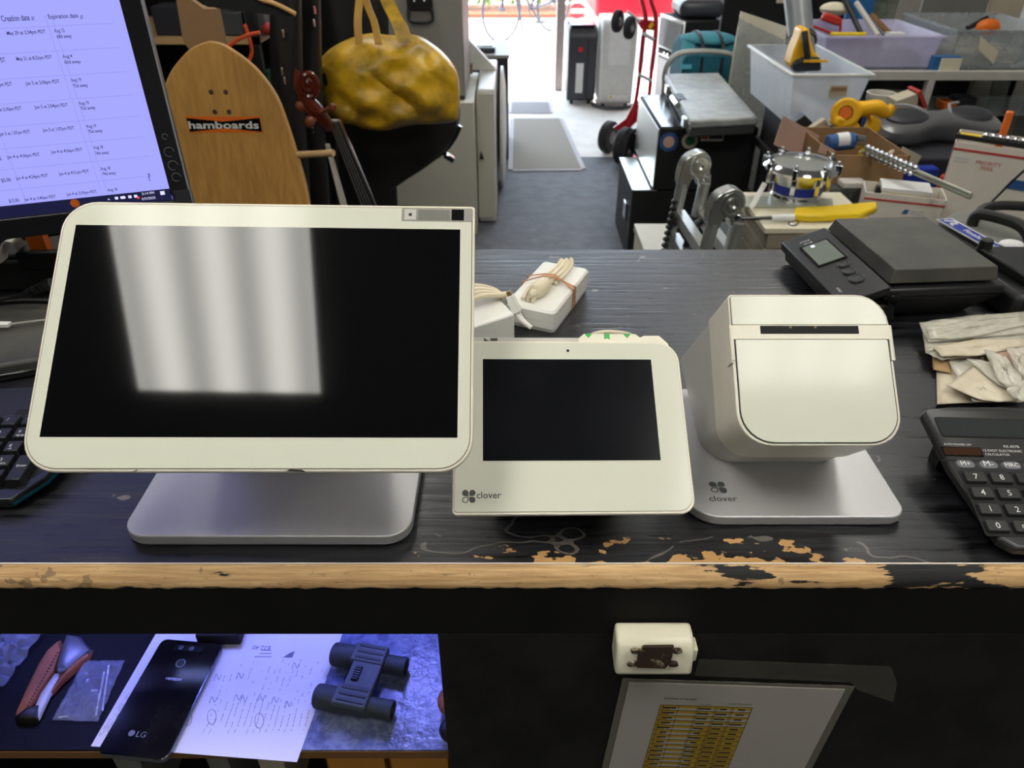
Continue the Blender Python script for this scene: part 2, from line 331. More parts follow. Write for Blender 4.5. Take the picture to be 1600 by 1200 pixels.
def smooth2(P, k=5):
    Q = []; n = len(P)
    for i in range(n):
        a, b, c, d = P[i-1], P[i], P[(i+1) % n], P[(i+2) % n]
        for j in range(k):
            t = j/k; Q.append(tuple(.5*(2*b[m]+(c[m]-a[m])*t+(2*a[m]-5*b[m]+4*c[m]-d[m])*t*t+(3*b[m]-a[m]-3*c[m]+d[m])*t**3) for m in (0, 1)))
    return Q
def vframe(px, py, y, yaw=0, lean=0):                     # upright frame facing the camera side, through a pixel at depth y
    M = RZ(yaw) @ RX(90-lean); M.translation = at(px, py, y=y); return M
def outline(M, pix, sm=0):
    P = [onplane(M, *p) for p in pix]
    return smooth2(P, sm) if sm else P

# ================================================================== SETTING
TOP = 1.05                                                # counter height
def build_setting():
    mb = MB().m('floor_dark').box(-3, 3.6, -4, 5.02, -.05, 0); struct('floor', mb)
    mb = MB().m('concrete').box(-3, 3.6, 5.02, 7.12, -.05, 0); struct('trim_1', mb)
    mb = MB().m('ceiling_white').box(-3, 3.6, -4, 7.1, 3.0, 3.1); struct('ceiling', mb)
    mb = MB().m('wall_dark').box(-3.1, -3, -4, 7.1, 0, 3); struct('wall_left', mb)
    mb = MB().m('wall_light').box(3.6, 3.7, -4, 7.1, 0, 3); struct('wall_right', mb)
    mb = MB().m('wall_dark').box(-3.1, 3.7, -4.1, -4, 0, 3); struct('wall_front', mb)
    mb = MB().m('wall_light').box(-3.1, -1.15, 7.0, 7.12, 0, 3).box(1.75, 3.7, 7.0, 7.12, 0, 3).box(-1.15, 1.75, 7.0, 7.12, 2.5, 3); struct('wall_back', mb)
    mb = MB().m('post_grey').box(.385, .455, 6.98, 7.1, 0, 2.5); struct('trim_2', mb)
    mb = MB().m('pavement').box(-9, 9, 7.12, 30, -.07, -.02); struct('floor_outside', mb)
build_setting()
def troffer(x, y, label):
    t = thing('ceiling_light', label, 'ceiling light', (x, y, 2.99), 'troffers recessed in the ceiling')
    MB().m('troffer_diffuser').box(-.30, .30, -.61, .61, -.004, .002).build('diffuser', t)
    f = MB().m('ceiling_white')
    f.box(-.33, -.3, -.64, .64, -.008, .004).box(.3, .33, -.64, .64, -.008, .004).box(-.3, .3, -.64, -.61, -.008, .004).box(-.3, .3, .61, .64, -.008, .004); f.build('frame', t)
for x, y, l in ((-.815, .225, 'ceiling troffer with three tubes mirrored in the large black screen'), (1.05, .15, 'ceiling troffer faintly mirrored in the receipt printer'),
                (-.8, 3.4, 'added unseen ceiling troffer over the yellow bag and cabinets'), (1.3, 2.9, 'added unseen ceiling troffer over the cluttered work table')):  # last two are unseen, added to light the background
    troffer(x, y, l)
troffer(.1, -2.2, 'added unseen ceiling troffer behind the photographer, lighting the counter front')  # unseen lamp, added to brighten the front panel and white box

# mats and the grey tile joint
def quadmat(name, pix, z, m, label, edge):
    P = [at(*p, z=0) for p in pix]; t = thing(name, label, 'mat', (P[0].x, P[0].y, 0), 'entrance mats')
    a = Wd(t).m(m); a.slab([(p.x, p.y, .001) for p in P], (0, 0, z)); a.build('mat_pile', t)
    b = Wd(t).m('mat_edge')
    for i in range(4):
        p, q = P[i], P[(i+1) % 4]; d = (q-p).normalized(); n = Vector((-d.y, d.x, 0))*edge; b.slab([(v.x, v.y, .0008) for v in (p, q, q+n, p+n)], (0, 0, z*.8))
    b.build('mat_border', t)
quadmat('door_mat', [(801, 266), (908, 265), (874, 187), (803, 187)], .008, 'mat_beige', 'beige carpet runner mat nearest the counter, in the aisle', -.03)
quadmat('door_mat', [(799, 177), (860, 177), (851, 133), (800, 133)], .008, 'mat_grey', 'smaller grey mat just inside the doorway', -.02)

# ================================================================== COUNTER
def build_counter():
    X0, X1 = -.95, 1.05; FY = .428; BY = 1.073
    t = thing('shop_counter', 'black painted wooden counter with a worn tan front edge and lit shelf', 'counter', (0, .75, 0))
    Wd(t).m('counter_top').box(X0, X1, FY, BY, TOP-.03, TOP).build('worktop', t)
    e = Wd(t).m('counter_edge'); n = 260; V = []; F_ = []
    for i in range(n+1):
        x = X0+(X1-X0)*i/n; zb = TOP-.0150-.0020*abs(sin(i*1.7)*sin(i*.61))-.001*rnd.random(); yo = FY-.0130
        V += [(x, FY, TOP-.0002), (x, yo+.0075, TOP-.0030), (x, yo+.003, TOP-.0068), (x, yo-.0004+.0006*rnd.random(), zb+.003), (x, yo+.0004, zb), (x, FY, zb)]
    for i in range(n):
        for j in range(5): a = i*6+j; F_.append((a, a+6, a+7, a+1))
        a = i*6; F_.append((a, a+5, a+11, a+6))
    e.add(V, F_+[(0, 1, 2, 3, 4, 5), tuple(n*6+k for k in (5, 4, 3, 2, 1, 0))]); e.build('worn_front_edge', t, sharp=40)
    Wd(t).m('mail_white').box(X0, X1, FY-.0009, FY+.0004, TOP-.0008, TOP+.0002).build('laminate_line', t)
    Wd(t).m('apron_black').box(X0, X1, FY-.0122, FY-.0005, .973, TOP-.0175).box(X0, X1, FY-.0005, FY+.01, .973, TOP-.0301).build('apron', t)
    Wd(t).m('panel_black').box(-.0655, X1, FY-.0125, FY+.006, .02, .973).build('front_panel', t)
    Wd(t).m('apron_black').box(X0, X1, BY-.02, BY-.002, .0, TOP-.0301).build('back_panel', t)
    Wd(t).m('apron_black').box(X0-.0, X0+.02, FY+.02, BY-.02, .0, TOP-.0301).build('side_panel', t)
    Wd(t).m('apron_black').box(X1-.02, X1, FY+.02, BY-.02, .0, TOP-.0301).build('side_panel', t)
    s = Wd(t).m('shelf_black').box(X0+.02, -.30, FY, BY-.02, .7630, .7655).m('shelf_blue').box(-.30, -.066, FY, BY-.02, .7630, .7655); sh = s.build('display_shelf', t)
    Wd(t).m('ply_brown').box(X0+.02, -.066, FY-.001, BY-.02, .751, .7628).build('shelf_plywood', sh)
    Wd(t).m('apron_black').box(X0+.02, -.066, FY+.03, BY-.02, .54, .555).build('lower_shelf', t)
build_counter()
SH = .7657
# blue-white light strip behind the apron, over the shelf
def led():
    t = thing('light_strip', 'blue-white strip light under the worktop over the display shelf', 'light', (-.35, .60, TOP-.04))
    Wd(t).m('satin_grey').box(-.75, -.08, .655, .685, TOP-.042, TOP-.0305).build('channel', t)
    m = Wd(t).m('led_strip')
    for i in range(4): x = -.66+i*.16; m.box(x, x+.05, .662, .678, TOP-.0445, TOP-.042)
    m.build('diodes', t)
    for x in (-.60, -.36, -.13):
        ld = bpy.data.lights.new('shelf_lamp', 'POINT'); ld.energy = 2.1; ld.color = (.22, .25, 1.0); ld.shadow_soft_size = .012
        lo = bpy.data.objects.new('shelf_lamp', ld); COL.objects.link(lo); lo.parent = t; lo.location = (x+.35, .04, -.016)
led()

# ================================================================== POINT OF SALE DISPLAY
def clover_mark(mb, cx, cy, s, word_x, word_w, mat_='logo_grey', z=.0004, below=False, wh=None):
    mb.m(mat_); r = s/2*.46
    for sx, sy, ol in ((-1, 1, 0), (1, 1, 0), (1, -1, 0), (-1, -1, 1)):
        x, y = cx+sx*s*.26, cy+sy*s*.26
        rad = [r if not (a == 1) else r*.25 for a in range(4)]
        # rounded leaf whose square corner points to the middle
        tl = r*.98; rs = {(-1, 1): (tl, tl, .1*r, tl), (1, 1): (tl, tl, tl, .1*r), (1, -1): (.1*r, tl, tl, tl), (-1, -1): (tl, .1*r, tl, tl)}[(sx, sy)]
        P = rrect(x-r, x+r, y-r, y+r, rs, 5)
        if ol:
            Q = [(x+(p[0]-x)*.72, y+(p[1]-y)*.72) for p in P]; n = len(P)
            mb.add([(p[0], p[1], z) for p in P]+[(q[0], q[1], z) for q in Q], [(i, (i+1) % n, n+(i+1) % n, n+i) for i in range(n)])
        else: mb.add([(p[0], p[1], z) for p in P], [tuple(range(len(P)))])
    B = mb.M.copy(); mb.M = B @ T(word_x[0], word_x[1], 0); mb.text('clover', word_w, align='L', z=z, bold=.008); mb.M = B
def station():
    M = frame((-.1972, .5037, 1.2331), (.9993, .0281, -.0242), (-.0058, .7634, .6459))
    t = thing('point_of_sale_terminal', 'large white touchscreen register with black screen on a silver base, left of the three', 'register', (-.21, .55, TOP))
    B = FR[t.name].inverted() @ M
    out = rrect(-.1672, .1672, -.1135, .1092, (.026, .0025, .026, .027), 8)
    inn = rrect(-.1652, .1652, -.1115, .1072, (.0245, .0018, .0245, .0255), 8)
    inn2 = rrect(-.1645, .1645, -.1108, .1065, (.024, .0015, .024, .025), 8)
    h = MB(B).m('white_plastic'); h.prism([(p[0]*.985, p[1]*.98) for p in out], -.013, -.006, top=out); h.prism(out, -.006, -.0002); ho = h.build('housing', t, bevel=.0012)
    g = MB(B).m('seam').prism(inn, -.0002, .0); g.build('seam', ho)
    g = MB(B).m('white_glass').prism(inn2, -.0001, .0005); g.build('front_glass', t)
    g = MB(B).m('screen_black').box(-.1552, .1552, -.0874, .0874, .0004, .0007); g.build('screen', t)
    # sensor bar at the top right corner
    c = MB(B).m('grey_plastic').box(.1066, .1652, .0945, .1062, .0004, .0008); cb = c.build('sensor_bar', t)
    c = MB(B).m('satin_grey').box(.1090, .1185, .0957, .1052, .0008, .0010).m('ink').box(.1125, .1150, .0990, .1015, .0010, .0011); c.build('card_symbol', cb)
    c = MB(B).m('logo_grey')
    for i in range(24):
        for j in range(8): c.box(.1205+i*.00108, .1205+i*.00108+.0006, .0957+j*.00118, .0957+j*.00118+.0007, .0008, .0010)
    c.build('speaker_grille', cb); MB(B).m('black_gloss').box(.1478, .1580, .0955, .1055, .0008, .0011).build('camera_window', cb)
    MB(B).m('black_matte').prism([(.028, -.1128), (.043, -.1135), (.040, -.1118), (.031, -.1115)], -.0003, .0002).prism([(-.084, -.1130), (-.081, -.1118), (-.0805, -.1122), (-.083, -.1132)], -.0003, .0002).build('chipped_paint', ho)
    b = Wd(t).m('alu'); b.M = b.B @ T(-.2115, .565, TOP+.0005)
    bo = rrect(-.1245, .1245, -.118, .118, (.02, .02, .022, .022), 8); b.prism([(p[0]*.985, p[1]*.985) for p in bo], 0, .002, top=bo); b.prism(bo, .002, .0115); b.build('base', t, bevel=.0012)
    a = Wd(t).m('alu'); a.slab([(-.29, .60, TOP+.012), (-.13, .60, TOP+.012), (-.13, .57, TOP+.155), (-.29, .57, TOP+.155)], (0, .022, .004)); a.build('stand_arm', t, bevel=.004)
station()

# ================================================================== SMALL TABLET REGISTER
def mini():
    M = frame((.0502, .5194, 1.1436), (.9991, .0353, -.0251), (-.0158, .8365, .5477))
    t = thing('tablet_register', 'small white tablet register with black screen and grey leaf logo, between the other two', 'register', (.05, .52, TOP))
    B = FR[t.name].inverted() @ M
    out = rrect(-.1008, .1012, -.0930, .0655, (.006, .020, .013, .004), 8); inn = rrect(-.0990, .0990, -.0905, .0628, (.005, .018, .0125, .003), 8)
    h = MB(B).m('white_plastic'); h.prism([(p[0]*.96, p[1]*.96) for p in out], -.010, -.005, top=out); h.prism(out, -.005, 0); ho = h.build('housing', t, bevel=.0008)
    MB(B).m('seam').prism([(p[0]*1.003, p[1]*1.004) for p in inn], 0, .0002).build('seam', ho)
    MB(B).m('white_glass').prism(inn, .0001, .0006).build('front_glass', t)
    MB(B).m('mini_black').box(-.0755, .0755, -.0471, .0471, .0005, .0008).build('screen', t)
    MB(B).m('dark_hole').prism([(.0009+.0013*cos(a*pi/8), .0557+.0013*sin(a*pi/8)) for a in range(16)], .0005, .0008).build('camera_lens', t)
    l = MB(B); clover_mark(l, -.0871, -.0775, .0112, (-.0808, -.0792), .0205, z=.0009); l.build('leaf_logo', t)
    k = MB(B).m('satin_grey').box(-.098, .014, -.05, .0742, -.022, -.0098).m('white_plastic')
    k.prism([(.010, -.04), (.012, .0730), (.018, .0782), (.066, .0782), (.070, .0745), (.074, .0765), (.088, .0765), (.096, .068), (.096, -.04)], -.026, -.0094)
    ko = k.build('rear_housing', t, bevel=.001)
    g = MB(B).m('green_mark').prism([(.0185, .0776), (.0255, .0776), (.022, .0735)], -.0094, -.0088).prism([(.0365, .0776), (.0415, .0776), (.0415, .072), (.039, .0734), (.0365, .072)], -.0094, -.0088).prism([(.0545, .0776), (.0615, .0776), (.058, .0735)], -.0094, -.0088)
    g.build('green_markers', ko)
    g = MB(B).m('logo_grey').prism([(-.0745, .0700), (-.0705, .0700), (-.0745, .0735)], -.0098, -.0092).box(-.0685, -.0620, .0704, .0728, -.0098, -.0092); g.build('port_symbols', ko)
    f = Wd(t).m('black_plastic'); f.slab([(-.03, .53, TOP+.0006), (-.03, .60, TOP+.0006), (-.03, .585, TOP+.10), (-.03, .545, TOP+.075)], (.15, 0, 0)); f.build('rear_foot', t, bevel=.003)
    c = Wd(t).m('cable_cream').tube([at(900, 534, z=1.115), at(930, 522, z=1.13), at(955, 519, z=1.13), at(985, 524, z=1.12), at(1000, 540, z=1.09)], .0025); c.build('cable', t)
mini()

# ================================================================== RECEIPT PRINTER
def printer():
    cx = .2525; M = frame((cx, .469, 1.143), (1, 0, 0), (0, .743, .669))
    t = thing('receipt_printer', 'cube shaped white receipt printer with paper slot on a silver base', 'printer', (cx, .56, TOP))
    B = FR[t.name].inverted() @ M
    def body(inset, s0, s1, m, r, y0=0, y1=.131, n=2):
        P = rrect(-.0675+inset, .0675-inset, y0+inset, y1-inset, r, 7); mb = MB(); rings = []
        for a in range(n+1):
            z = s0+(s1-s0)*a/n; row = []
            for p in P:
                wv = M @ Vector((p[0], p[1], z))
                if wv.z < TOP+.0118:                       # trimmed where it meets the base plate
                    k = (TOP+.0118-wv.z); wv = wv+(M.col[2].xyz*(k/M.col[2].z))
                row.append(FR[t.name].inverted() @ wv)
            rings.append(row)
        mb.m(m).ring(rings); return mb
    rf = (.0035, .026, .026, .028)
    sh = body(0, -.064, -.0005, 'white_plastic', rf).build('shell', t, bevel=.0008)
    body(.0016, -.19, -.0645, 'satin_grey', rf).build('lower_shell', t)
    # lid strip, slot bar, front panel
    lid = MB(B).m('white_glass').prism(rrect(-.0657, .0655, .1035, .1293, (.0025, .024, .001, .001), 7), -.0004, .0008); lo = lid.build('lid', t, bevel=.0004)
    MB(B).m('seam').prism(rrect(-.0662, .0660, .1030, .1298, (.003, .0245, .001, .001), 7), -.0005, .0001).build('seam', lo)
    c = MB(B).m('white_plastic'); c.prism([(-.0685, .072), (-.0655, .072), (-.0655, .0905), (.0655, .0905), (.0655, .072), (.0685, .072), (.0685, .1030), (-.0685, .1030)], -.0010, .0012)
    c.box(-.0687, -.0672, .070, .1030, -.012, .0012).box(.0672, .0687, .072, .1030, -.012, .0012); co = c.build('slot_bar', t, bevel=.0003)
    MB(B).m('dark_hole').box(-.0425, .0405, .0952, .1022, .0011, .0015).m('seam').box(-.018, -.016, .1000, .1022, .0014, .0019).box(.003, .005, .1000, .1022, .0014, .0019).build('paper_slot', co)
    MB(B).m('ink').prism(rrect(-.0648, .0650, .0020, .0908, (.001, .001, .0245, .0265), 8), -.0005, .0004).build('seam', t)
    MB(B).m('white_glass').prism(rrect(-.0640, .0642, .0026, .0902, (.001, .001, .024, .026), 8), -.0001, .0010).build('front_panel', t, bevel=.0003)
    b = Wd(t).m('alu'); b.M = b.B @ T(.2525, .571, TOP+.0005); bo = rrect(-.0965, .0965, -.1000, .1000, (.02, .02, .016, .03), 8)
    b.prism([(p[0]*.985, p[1]*.985) for p in bo], 0, .002, top=bo); b.prism(bo, .002, .0108); bs = b.build('base', t, bevel=.0012)
    zl = TOP+.0114; p = at(1122, 763, z=zl); q = at(1108, 781, z=zl); r = at(1152, 781, z=zl)
    g = Wd(t); g.M = g.B @ T(p.x, p.y, zl); clover_mark(g, 0, .0012, .0150, (q.x-p.x, q.y-p.y-.0022), r.x-q.x, z=.0005); g.build('leaf_logo', bs)
printer()

# ================================================================== MONITOR
def monitor():
    M = frame((-.414, .87, 1.21), (cos(R(19.5)), sin(R(19.5)), 0), (0, 0, 1))
    t = thing('computer_monitor', 'black framed computer monitor showing a lavender list of dates', 'monitor', frame(M @ Vector((-.26, 0, 1.05-1.21)), (cos(R(19.5)), sin(R(19.5)), 0), (-sin(R(19.5)), cos(R(19.5)), 0)))
    B = FR[t.name].inverted() @ M
    W_, H_ = .52, .315
    f = MB(B).m('monitor_bezel')
    f.box(-W_-.022, .0215, -.030, -.006, -.035, .004).box(-W_-.022, .0215, H_, H_+.022, -.035, .004).box(-W_-.022, -W_, 0, H_, -.035, .004).box(.0, .0215, 0, H_, -.035, .004); f.box(-W_-.02, .02, -.02, H_+.02, -.045, -.006)
    fo = f.build('bezel', t, bevel=.0015)
    MB(B).m('monitor_edge').box(.0205, .0222, -.030, H_+.022, .003, .0046).build('bezel_trim', fo)
    s = MB(B).m('screen_lit').box(-W_, 0, -.006, H_, -.0055, -.001).m('taskbar').box(-W_, 0, -.006, .0080, -.001, -.0007)
    so_ = s.build('screen', t)
    tx = MB(B).m('screen_ink'); z = -.0006
    rows = [(3, 34, 'Creation date \u21c5', 57, 32), (77, 32, 'Expiration date \u21c5', 133, 28),
        (12, 57, 'May 29 at 2:34pm PDT', 72, 53), (86, 53, 'Aug 12', 102, 52), (90, 62, '68d away', 113, 61),
        (0, 98, 'PDT', 9, 97), (27, 97, 'May 21 at 8:33am PDT', 82, 93), (99, 93, 'Aug 4', 114, 92), (102, 102, '60d away', 127, 100),
        (0, 137, 'pm PDT', 20, 135), (41, 135, 'Jun 5 at 2:06pm PDT', 94, 131), (112, 130, 'Aug 19', 128, 129), (115, 139, '75d away', 138, 137),
        (0, 176, 'at 2:30pm PDT', 35, 174), (55, 172, 'Jun 5 at 2:04pm PDT', 107, 168), (124, 166, 'Aug 19', 140, 165), (127, 174, '75d away', 150, 172),
        (0, 214, 'Jun 5 at 1:07pm PDT', 48, 210), (68, 208, 'Jun 5 at 1:07pm PDT', 117, 204), (136, 202, 'Aug 19', 151, 200), (139, 210, '75d away', 161, 208),
        (0, 251, '0', 3, 251), (12, 250, 'Jun 4 at 4:36pm PDT', 63, 245), (81, 242, 'Jun 4 at 4:36pm PDT', 130, 238), (147, 235, 'Aug 18', 162, 234), (150, 244, '74d away', 171, 242),
        (3, 286, '$5.00', 18, 284), (26, 283, 'Jun 4 at 4:24pm PDT', 76, 278), (93, 276, 'Jun 4 at 4:21pm PDT', 140, 271), (158, 268, 'Aug 18', 173, 266), (161, 276, '74d away', 182, 274),
        (15, 318, '$15.00', 31, 317), (39, 316, 'Jun 4 at 3:40pm PDT', 88, 310), (105, 308, 'Jun 4 at 3:39pm PDT', 152, 303), (169, 301, 'Aug 18', 184, 299), (233, 283, '?', 238, 282)]
    for (x0, y0, s_, x1, y1) in rows:
        a = onplane(M, x0, y0); b = onplane(M, x1, y1); wv = b[0]-a[0]; tx.M = tx.B @ T(a[0], a[1], 0)
        if s_ == '?': tx.text(s_, None, h=.009, z=z)
        else: tx.text(s_.replace('\u21c5', ''), wv*(.82 if 'date' in s_ else 1), h=.0056 if 'date' in s_ else .0048, z=z, bold=.012)
        if 'date' in s_:
            tx.add([(wv*.88+q[0]*.0007, q[1]*.0007, z) for q in ((0, 0), (.6, 0), (.6, 5), (0, 5), (2, 0), (2.6, 0), (2.6, 5), (2, 5), (-.8, 1.5), (.3, -.4), (1.4, 1.5), (1.2, 3.5), (2.3, 5.4), (3.4, 3.5))], [(0, 1, 2, 3), (4, 5, 6, 7), (8, 9, 10), (11, 12, 13)])
    tx.build('list_text', so_)
    g = MB(B).m('screen_grid')
    ys = [onplane(M, 90, p)[1] for p in (41, 80, 119, 157, 192, 226, 258, 290)]
    for y in ys: g.box(-.25, -.012, y, y+.0005, -.0008, -.0006)
    for x in (onplane(M, 75, 41)[0], onplane(M, 122, 300)[0]-.056, onplane(M, 165, 295)[0]): g.box(x, x+.0005, .016, .20, -.0008, -.0006)
    g.build('table_lines', so_)
    k = MB(B).m('screen_white')
    for (x0, y0, s_, x1, y1) in ((222, 305, '2:14 PM', 241, 302), (222, 313, '6/5/2025', 243, 310)):
        a = onplane(M, x0, y0); b = onplane(M, x1, y1); k.M = k.B @ T(a[0], a[1], 0); k.text(s_, b[0]-a[0], z=-.0005)
    k.M = k.B
    for px, py in ((170, 312), (182, 310), (192, 309), (203, 308), (212, 307), (254, 302)):
        a = onplane(M, px, py); q = .0028 if px < 250 else .004
        if px == 192: k.prism(rrect(a[0]-q, a[0]+q, a[1]-q*.5, a[1]+q*.6, q*.5, 4), -.0007, -.0005)
        elif px == 170: k.add([(a[0]-q*.6, a[1]-q*.3, -.0005), (a[0], a[1]+q*.5, -.0005), (a[0]+q*.6, a[1]-q*.3, -.0005), (a[0], a[1]+q*.1, -.0005)], [(0, 1, 2, 3)])
        else: k.box(a[0]-q*.6, a[0]+q*.6, a[1]-q*.5, a[1]+q*.6, -.0007, -.0005)
    k.m('icon_red'); a = onplane(M, 216, 309); k.box(a[0]-.0013, a[0]+.0013, a[1]-.0013, a[1]+.0013, -.0005, -.0004)
    a = onplane(M, 117, 318); k.m('tool_orange').prism([(a[0]+.005*cos(i*pi/6), a[1]+.005*sin(i*pi/6)) for i in range(12)], -.0007, -.0004)
    k.build('taskbar_icons', so_)
    p = MB(B).m('ink'); a = onplane(M, 285, 303); p.box(a[0]-.009, a[0]+.009, a[1]-.012, a[1]+.006, .004, .0052); p.build('power_button', fo)
    n_ = MB(B).m('key_grey')
    for py, h_ in ((212, .006), (236, .011), (257, .011), (275, .010)):
        a = onplane(M, 250+(py-212)*.28+8, py); n_.tube([(a[0]+h_*.5*cos(i*pi/5), a[1]+h_*.5*sin(i*pi/5), .0042) for i in range(9)], .0004, 5)
    n_.build('embossed_letters', fo)
    c = M @ Vector((-.50, 0, -.065)); Wd(t).m('black_plastic').box(c.x-.018, c.x+.018, c.y-.012, c.y+.02, TOP+.012, 1.36).build('stand_neck', t, bevel=.004)
    Wd(t).m('black_plastic').box(c.x-.05, c.x+.06, c.y-.05, c.y+.07, TOP+.0005, TOP+.012).build('stand_base', t, bevel=.003)
monitor()

# ================================================================== KEYBOARD
def keyboard():
    O = at(33, 675, z=1.079); M = RZ(4) @ RX(5); M.translation = O
    t = thing('keyboard', 'black computer keyboard with white key legends and a green lock light', 'keyboard', (-.55, .56, TOP))
    B = FR[t.name].inverted() @ M; P = .0193
    # top plate with the angled right corner; y is towards the back
    out = [(-.33, -.079), (.024, -.083), (.044, -.056), (.062, .02), (.066, .085), (-.33, .085)]
    b = MB(B).m('key_black').prism([(x*.99, y) for x, y in out], -.018, -.010, top=out); bo = b.build('body', t, bevel=.002)
    MB(B).m('kb_edge').prism([(.024, -.083), (.044, -.056), (.062, .02), (.066, .085), (.056, .085), (.052, .02), (.036, -.05), (.02, -.068), (-.33, -.066), (-.33, -.079)], -.0100, -.0072).build('gloss_rim', bo, bevel=.0015)
    MB(B).m('teal_line').prism([(.0245, -.0838), (.0448, -.0563), (.0630, .02), (.0665, .085), (.0655, .085), (.062, .02), (.0438, -.0560), (.0240, -.0828)], -.0150, -.0125).build('blue_line', bo)
    keys = {}
    rowsy = [3, 2, 1, 0, -1, -2]
    for r in range(2, -4, -1):
        for c in range(-12, 2):
            lab = {(0, 0): '9', (-1, 0): '8', (-2, 0): '7', (0, -1): '6', (-1, -1): '5', (-2, -1): '4', (0, -2): '3', (-1, -2): '2', (-2, -2): '1', (-1, 1): '/', (0, 1): '*', (1, 1): '-', (1, 0): '+', (1, -2): 'Enter', (0, -3): '.', (-1, -3): '0', (-2, 1): 'Num', (1, -1): '', (1, -3): ''}.get((c, r))
            if c in (-3,): continue
            if (c, r) in ((1, -3), (1, -1)) or r == 2: continue
            tall = (c, r) in ((1, -2), (1, 0)); x = c*P; y = r*P-(.5*P if tall else 0); hy = P*(1.0 if tall else .5)-.0007; hx = P*.5-.0007
            k = MB(B).m('key_black'); k.prism([(x-hx, y-hy), (x+hx, y-hy), (x+hx, y+hy), (x-hx, y+hy)], -.010, -.0005, top=[(x-hx*.74, y-hy*(.88 if tall else .70)), (x+hx*.74, y-hy*(.88 if tall else .70)), (x+hx*.74, y+hy*.86), (x-hx*.74, y+hy*.86)])
            ko = k.build('key', t, bevel=.0008)
            if lab:
                q = MB(B).m('print_white'); q.M = q.B @ T(x-hx*.35, y-.001 if len(lab) < 3 else y, 0)
                q.text(lab, .009 if len(lab) > 2 else None, h=None if len(lab) > 2 else .0042, z=-.0002)
                if lab in '369' and len(lab) == 1:
                    q.M = q.B @ T(x-hx*.35, y-.0052, 0); q.text({'9': 'PgUp', '6': '\u2192', '3': 'PgDn'}[lab], .0075 if lab != '6' else .004, z=-.0002)
                q.build('legend', ko)
    MB(B).m('black_matte').prism(rrect(-.026, .03, .026, .046, .004), -.0100, -.0090).build('light_panel', bo)
    MB(B).m('led_green').prism([(-.0026+.0030*cos(a*pi/5), .039+.0020*sin(a*pi/5)) for a in range(10)], -.009, -.0086).build('lock_light', bo)
    q = MB(B).m('print_dim'); q.M = q.B @ T(-.009, .031, 0); q.text('Num Lock', .013, z=-.0086); q.build('lock_legend', bo)
keyboard()

# ================================================================== THINGS ON THE COUNTER
def adapters():
    # brick with rounded corners, its cable folded on top and held with a rubber band
    a = at(812, 512, z=1.075); b = at(868, 515, z=1.075); c = at(925, 428, z=1.082)
    ang = math.degrees(math.atan2(c.y-b.y, c.x-b.x))-90
    M = RZ(ang); M.translation = Vector((a.x+.5*(b.x-a.x), a.y, TOP+.0006)) + Vector((.5*(c.x-b.x), .5*(c.y-b.y), 0))
    M = RZ(-23); M.translation = Vector((.049, .886, TOP+.0006))
    t = thing('power_adapter', 'white power brick with its cable folded on top under a rubber band', 'power adapter', M)
    w_, l_, h_ = .0345, .070, .031
    k = L().m('plug_white').prism(rrect(-w_*.96, w_*.96, -l_*.97, l_*.97, .006), 0, .006, top=rrect(-w_, w_, -l_, l_, .007)).prism(rrect(-w_, w_, -l_, l_, .007), .006, .0155).prism(rrect(-w_, w_, -l_, l_, .007), .0157, h_-.003)
    k.prism(rrect(-w_, w_, -l_, l_, .007), h_-.003, h_, top=rrect(-w_*.93, w_*.93, -l_*.96, l_*.96, .006)); k.build('brick', t)
    c_ = L().m('cable_cream')
    for i, dx in enumerate((-.010, -.003, .004)):
        c_.tube([(dx-.004, -.058, h_+.004), (dx-.006, -.03, h_+.006), (dx, .0, h_+.007), (dx+.004, .045, h_+.006), (dx+.006, .060, h_+.010+.002*i), (dx+.010, .045, h_+.007), (dx+.006, .0, h_+.005)], .0027, 8)
    co = c_.build('cable', t)
    f = L().m('cable_cream'); f.M = f.B @ T(.000, -.030, h_+.010) @ RZ(-8) @ RX(-90)
    f.lathe([(.003, -.028), (.0045, -.024), (.0055, -.018), (.0095, -.015), (.0105, -.008), (.0100, -.0075), (.0105, -.002), (.0100, -.0015), (.0105, .004), (.0095, .012), (.004, .016)], 20); f.build('ferrite_bead', co)
    r = L().m('rubber_band')
    for dy, sl in ((.0, .006), (.006, -.008)):
        r.strap([(-w_-.001, dy-sl, .004), (-w_-.001, dy-sl, h_+.0005), (-.008, dy, h_+.012), (.006, dy, h_+.013), (w_+.001, dy+sl, h_+.0005), (w_+.001, dy+sl, .004)], (0, .0028, 0), .001, smooth=False)
    r.build('rubber_band', t)
    A = at(808, 488, z=1.078); Bq = at(797, 462, z=1.098); d = (Bq-A); q = Wd(t).m('plug_white').tube([A, Bq], [.0085, .0075], 4, smooth=False).m('copper').tube([Bq, Bq+d*.28], [.0042, .0042], 4, smooth=False).m('plug_white').tube([A, A-d*.2+Vector((.004, -.004, -.004)), A+Vector((.018, -.012, -.016))], [.005, .004, .003], 8); q.build('cable_plug', t, bevel=.0008)
    # second adapter, mostly behind the large display
    M = RZ(24); M.translation = Vector((.004, .795, TOP+.0006))
    t = thing('power_adapter', 'white wedge shaped power adapter with coiled cable, half hidden by the large display', 'power adapter', M)
    L().m('plug_white').slab([(-.09, 0, 0), (0, 0, 0), (-.001, 0, .037), (-.09, 0, .028)], (0, .060, .0)).build('brick', t, bevel=.0025)
    c_ = L().m('cable_cream')
    for i in range(4):
        c_.tube([(-.09, .020+.008*i, .040+.003*i), (-.06, .030+.007*i, .046+.005*i), (-.03, .036+.006*i, .050+.002*i), (-.004, .040+.005*i, .044), (.008, .048+.003*i, .040-.004*i), (.004, .068, .030)], .0036, 8)
    c_.build('cable', t)
adapters()

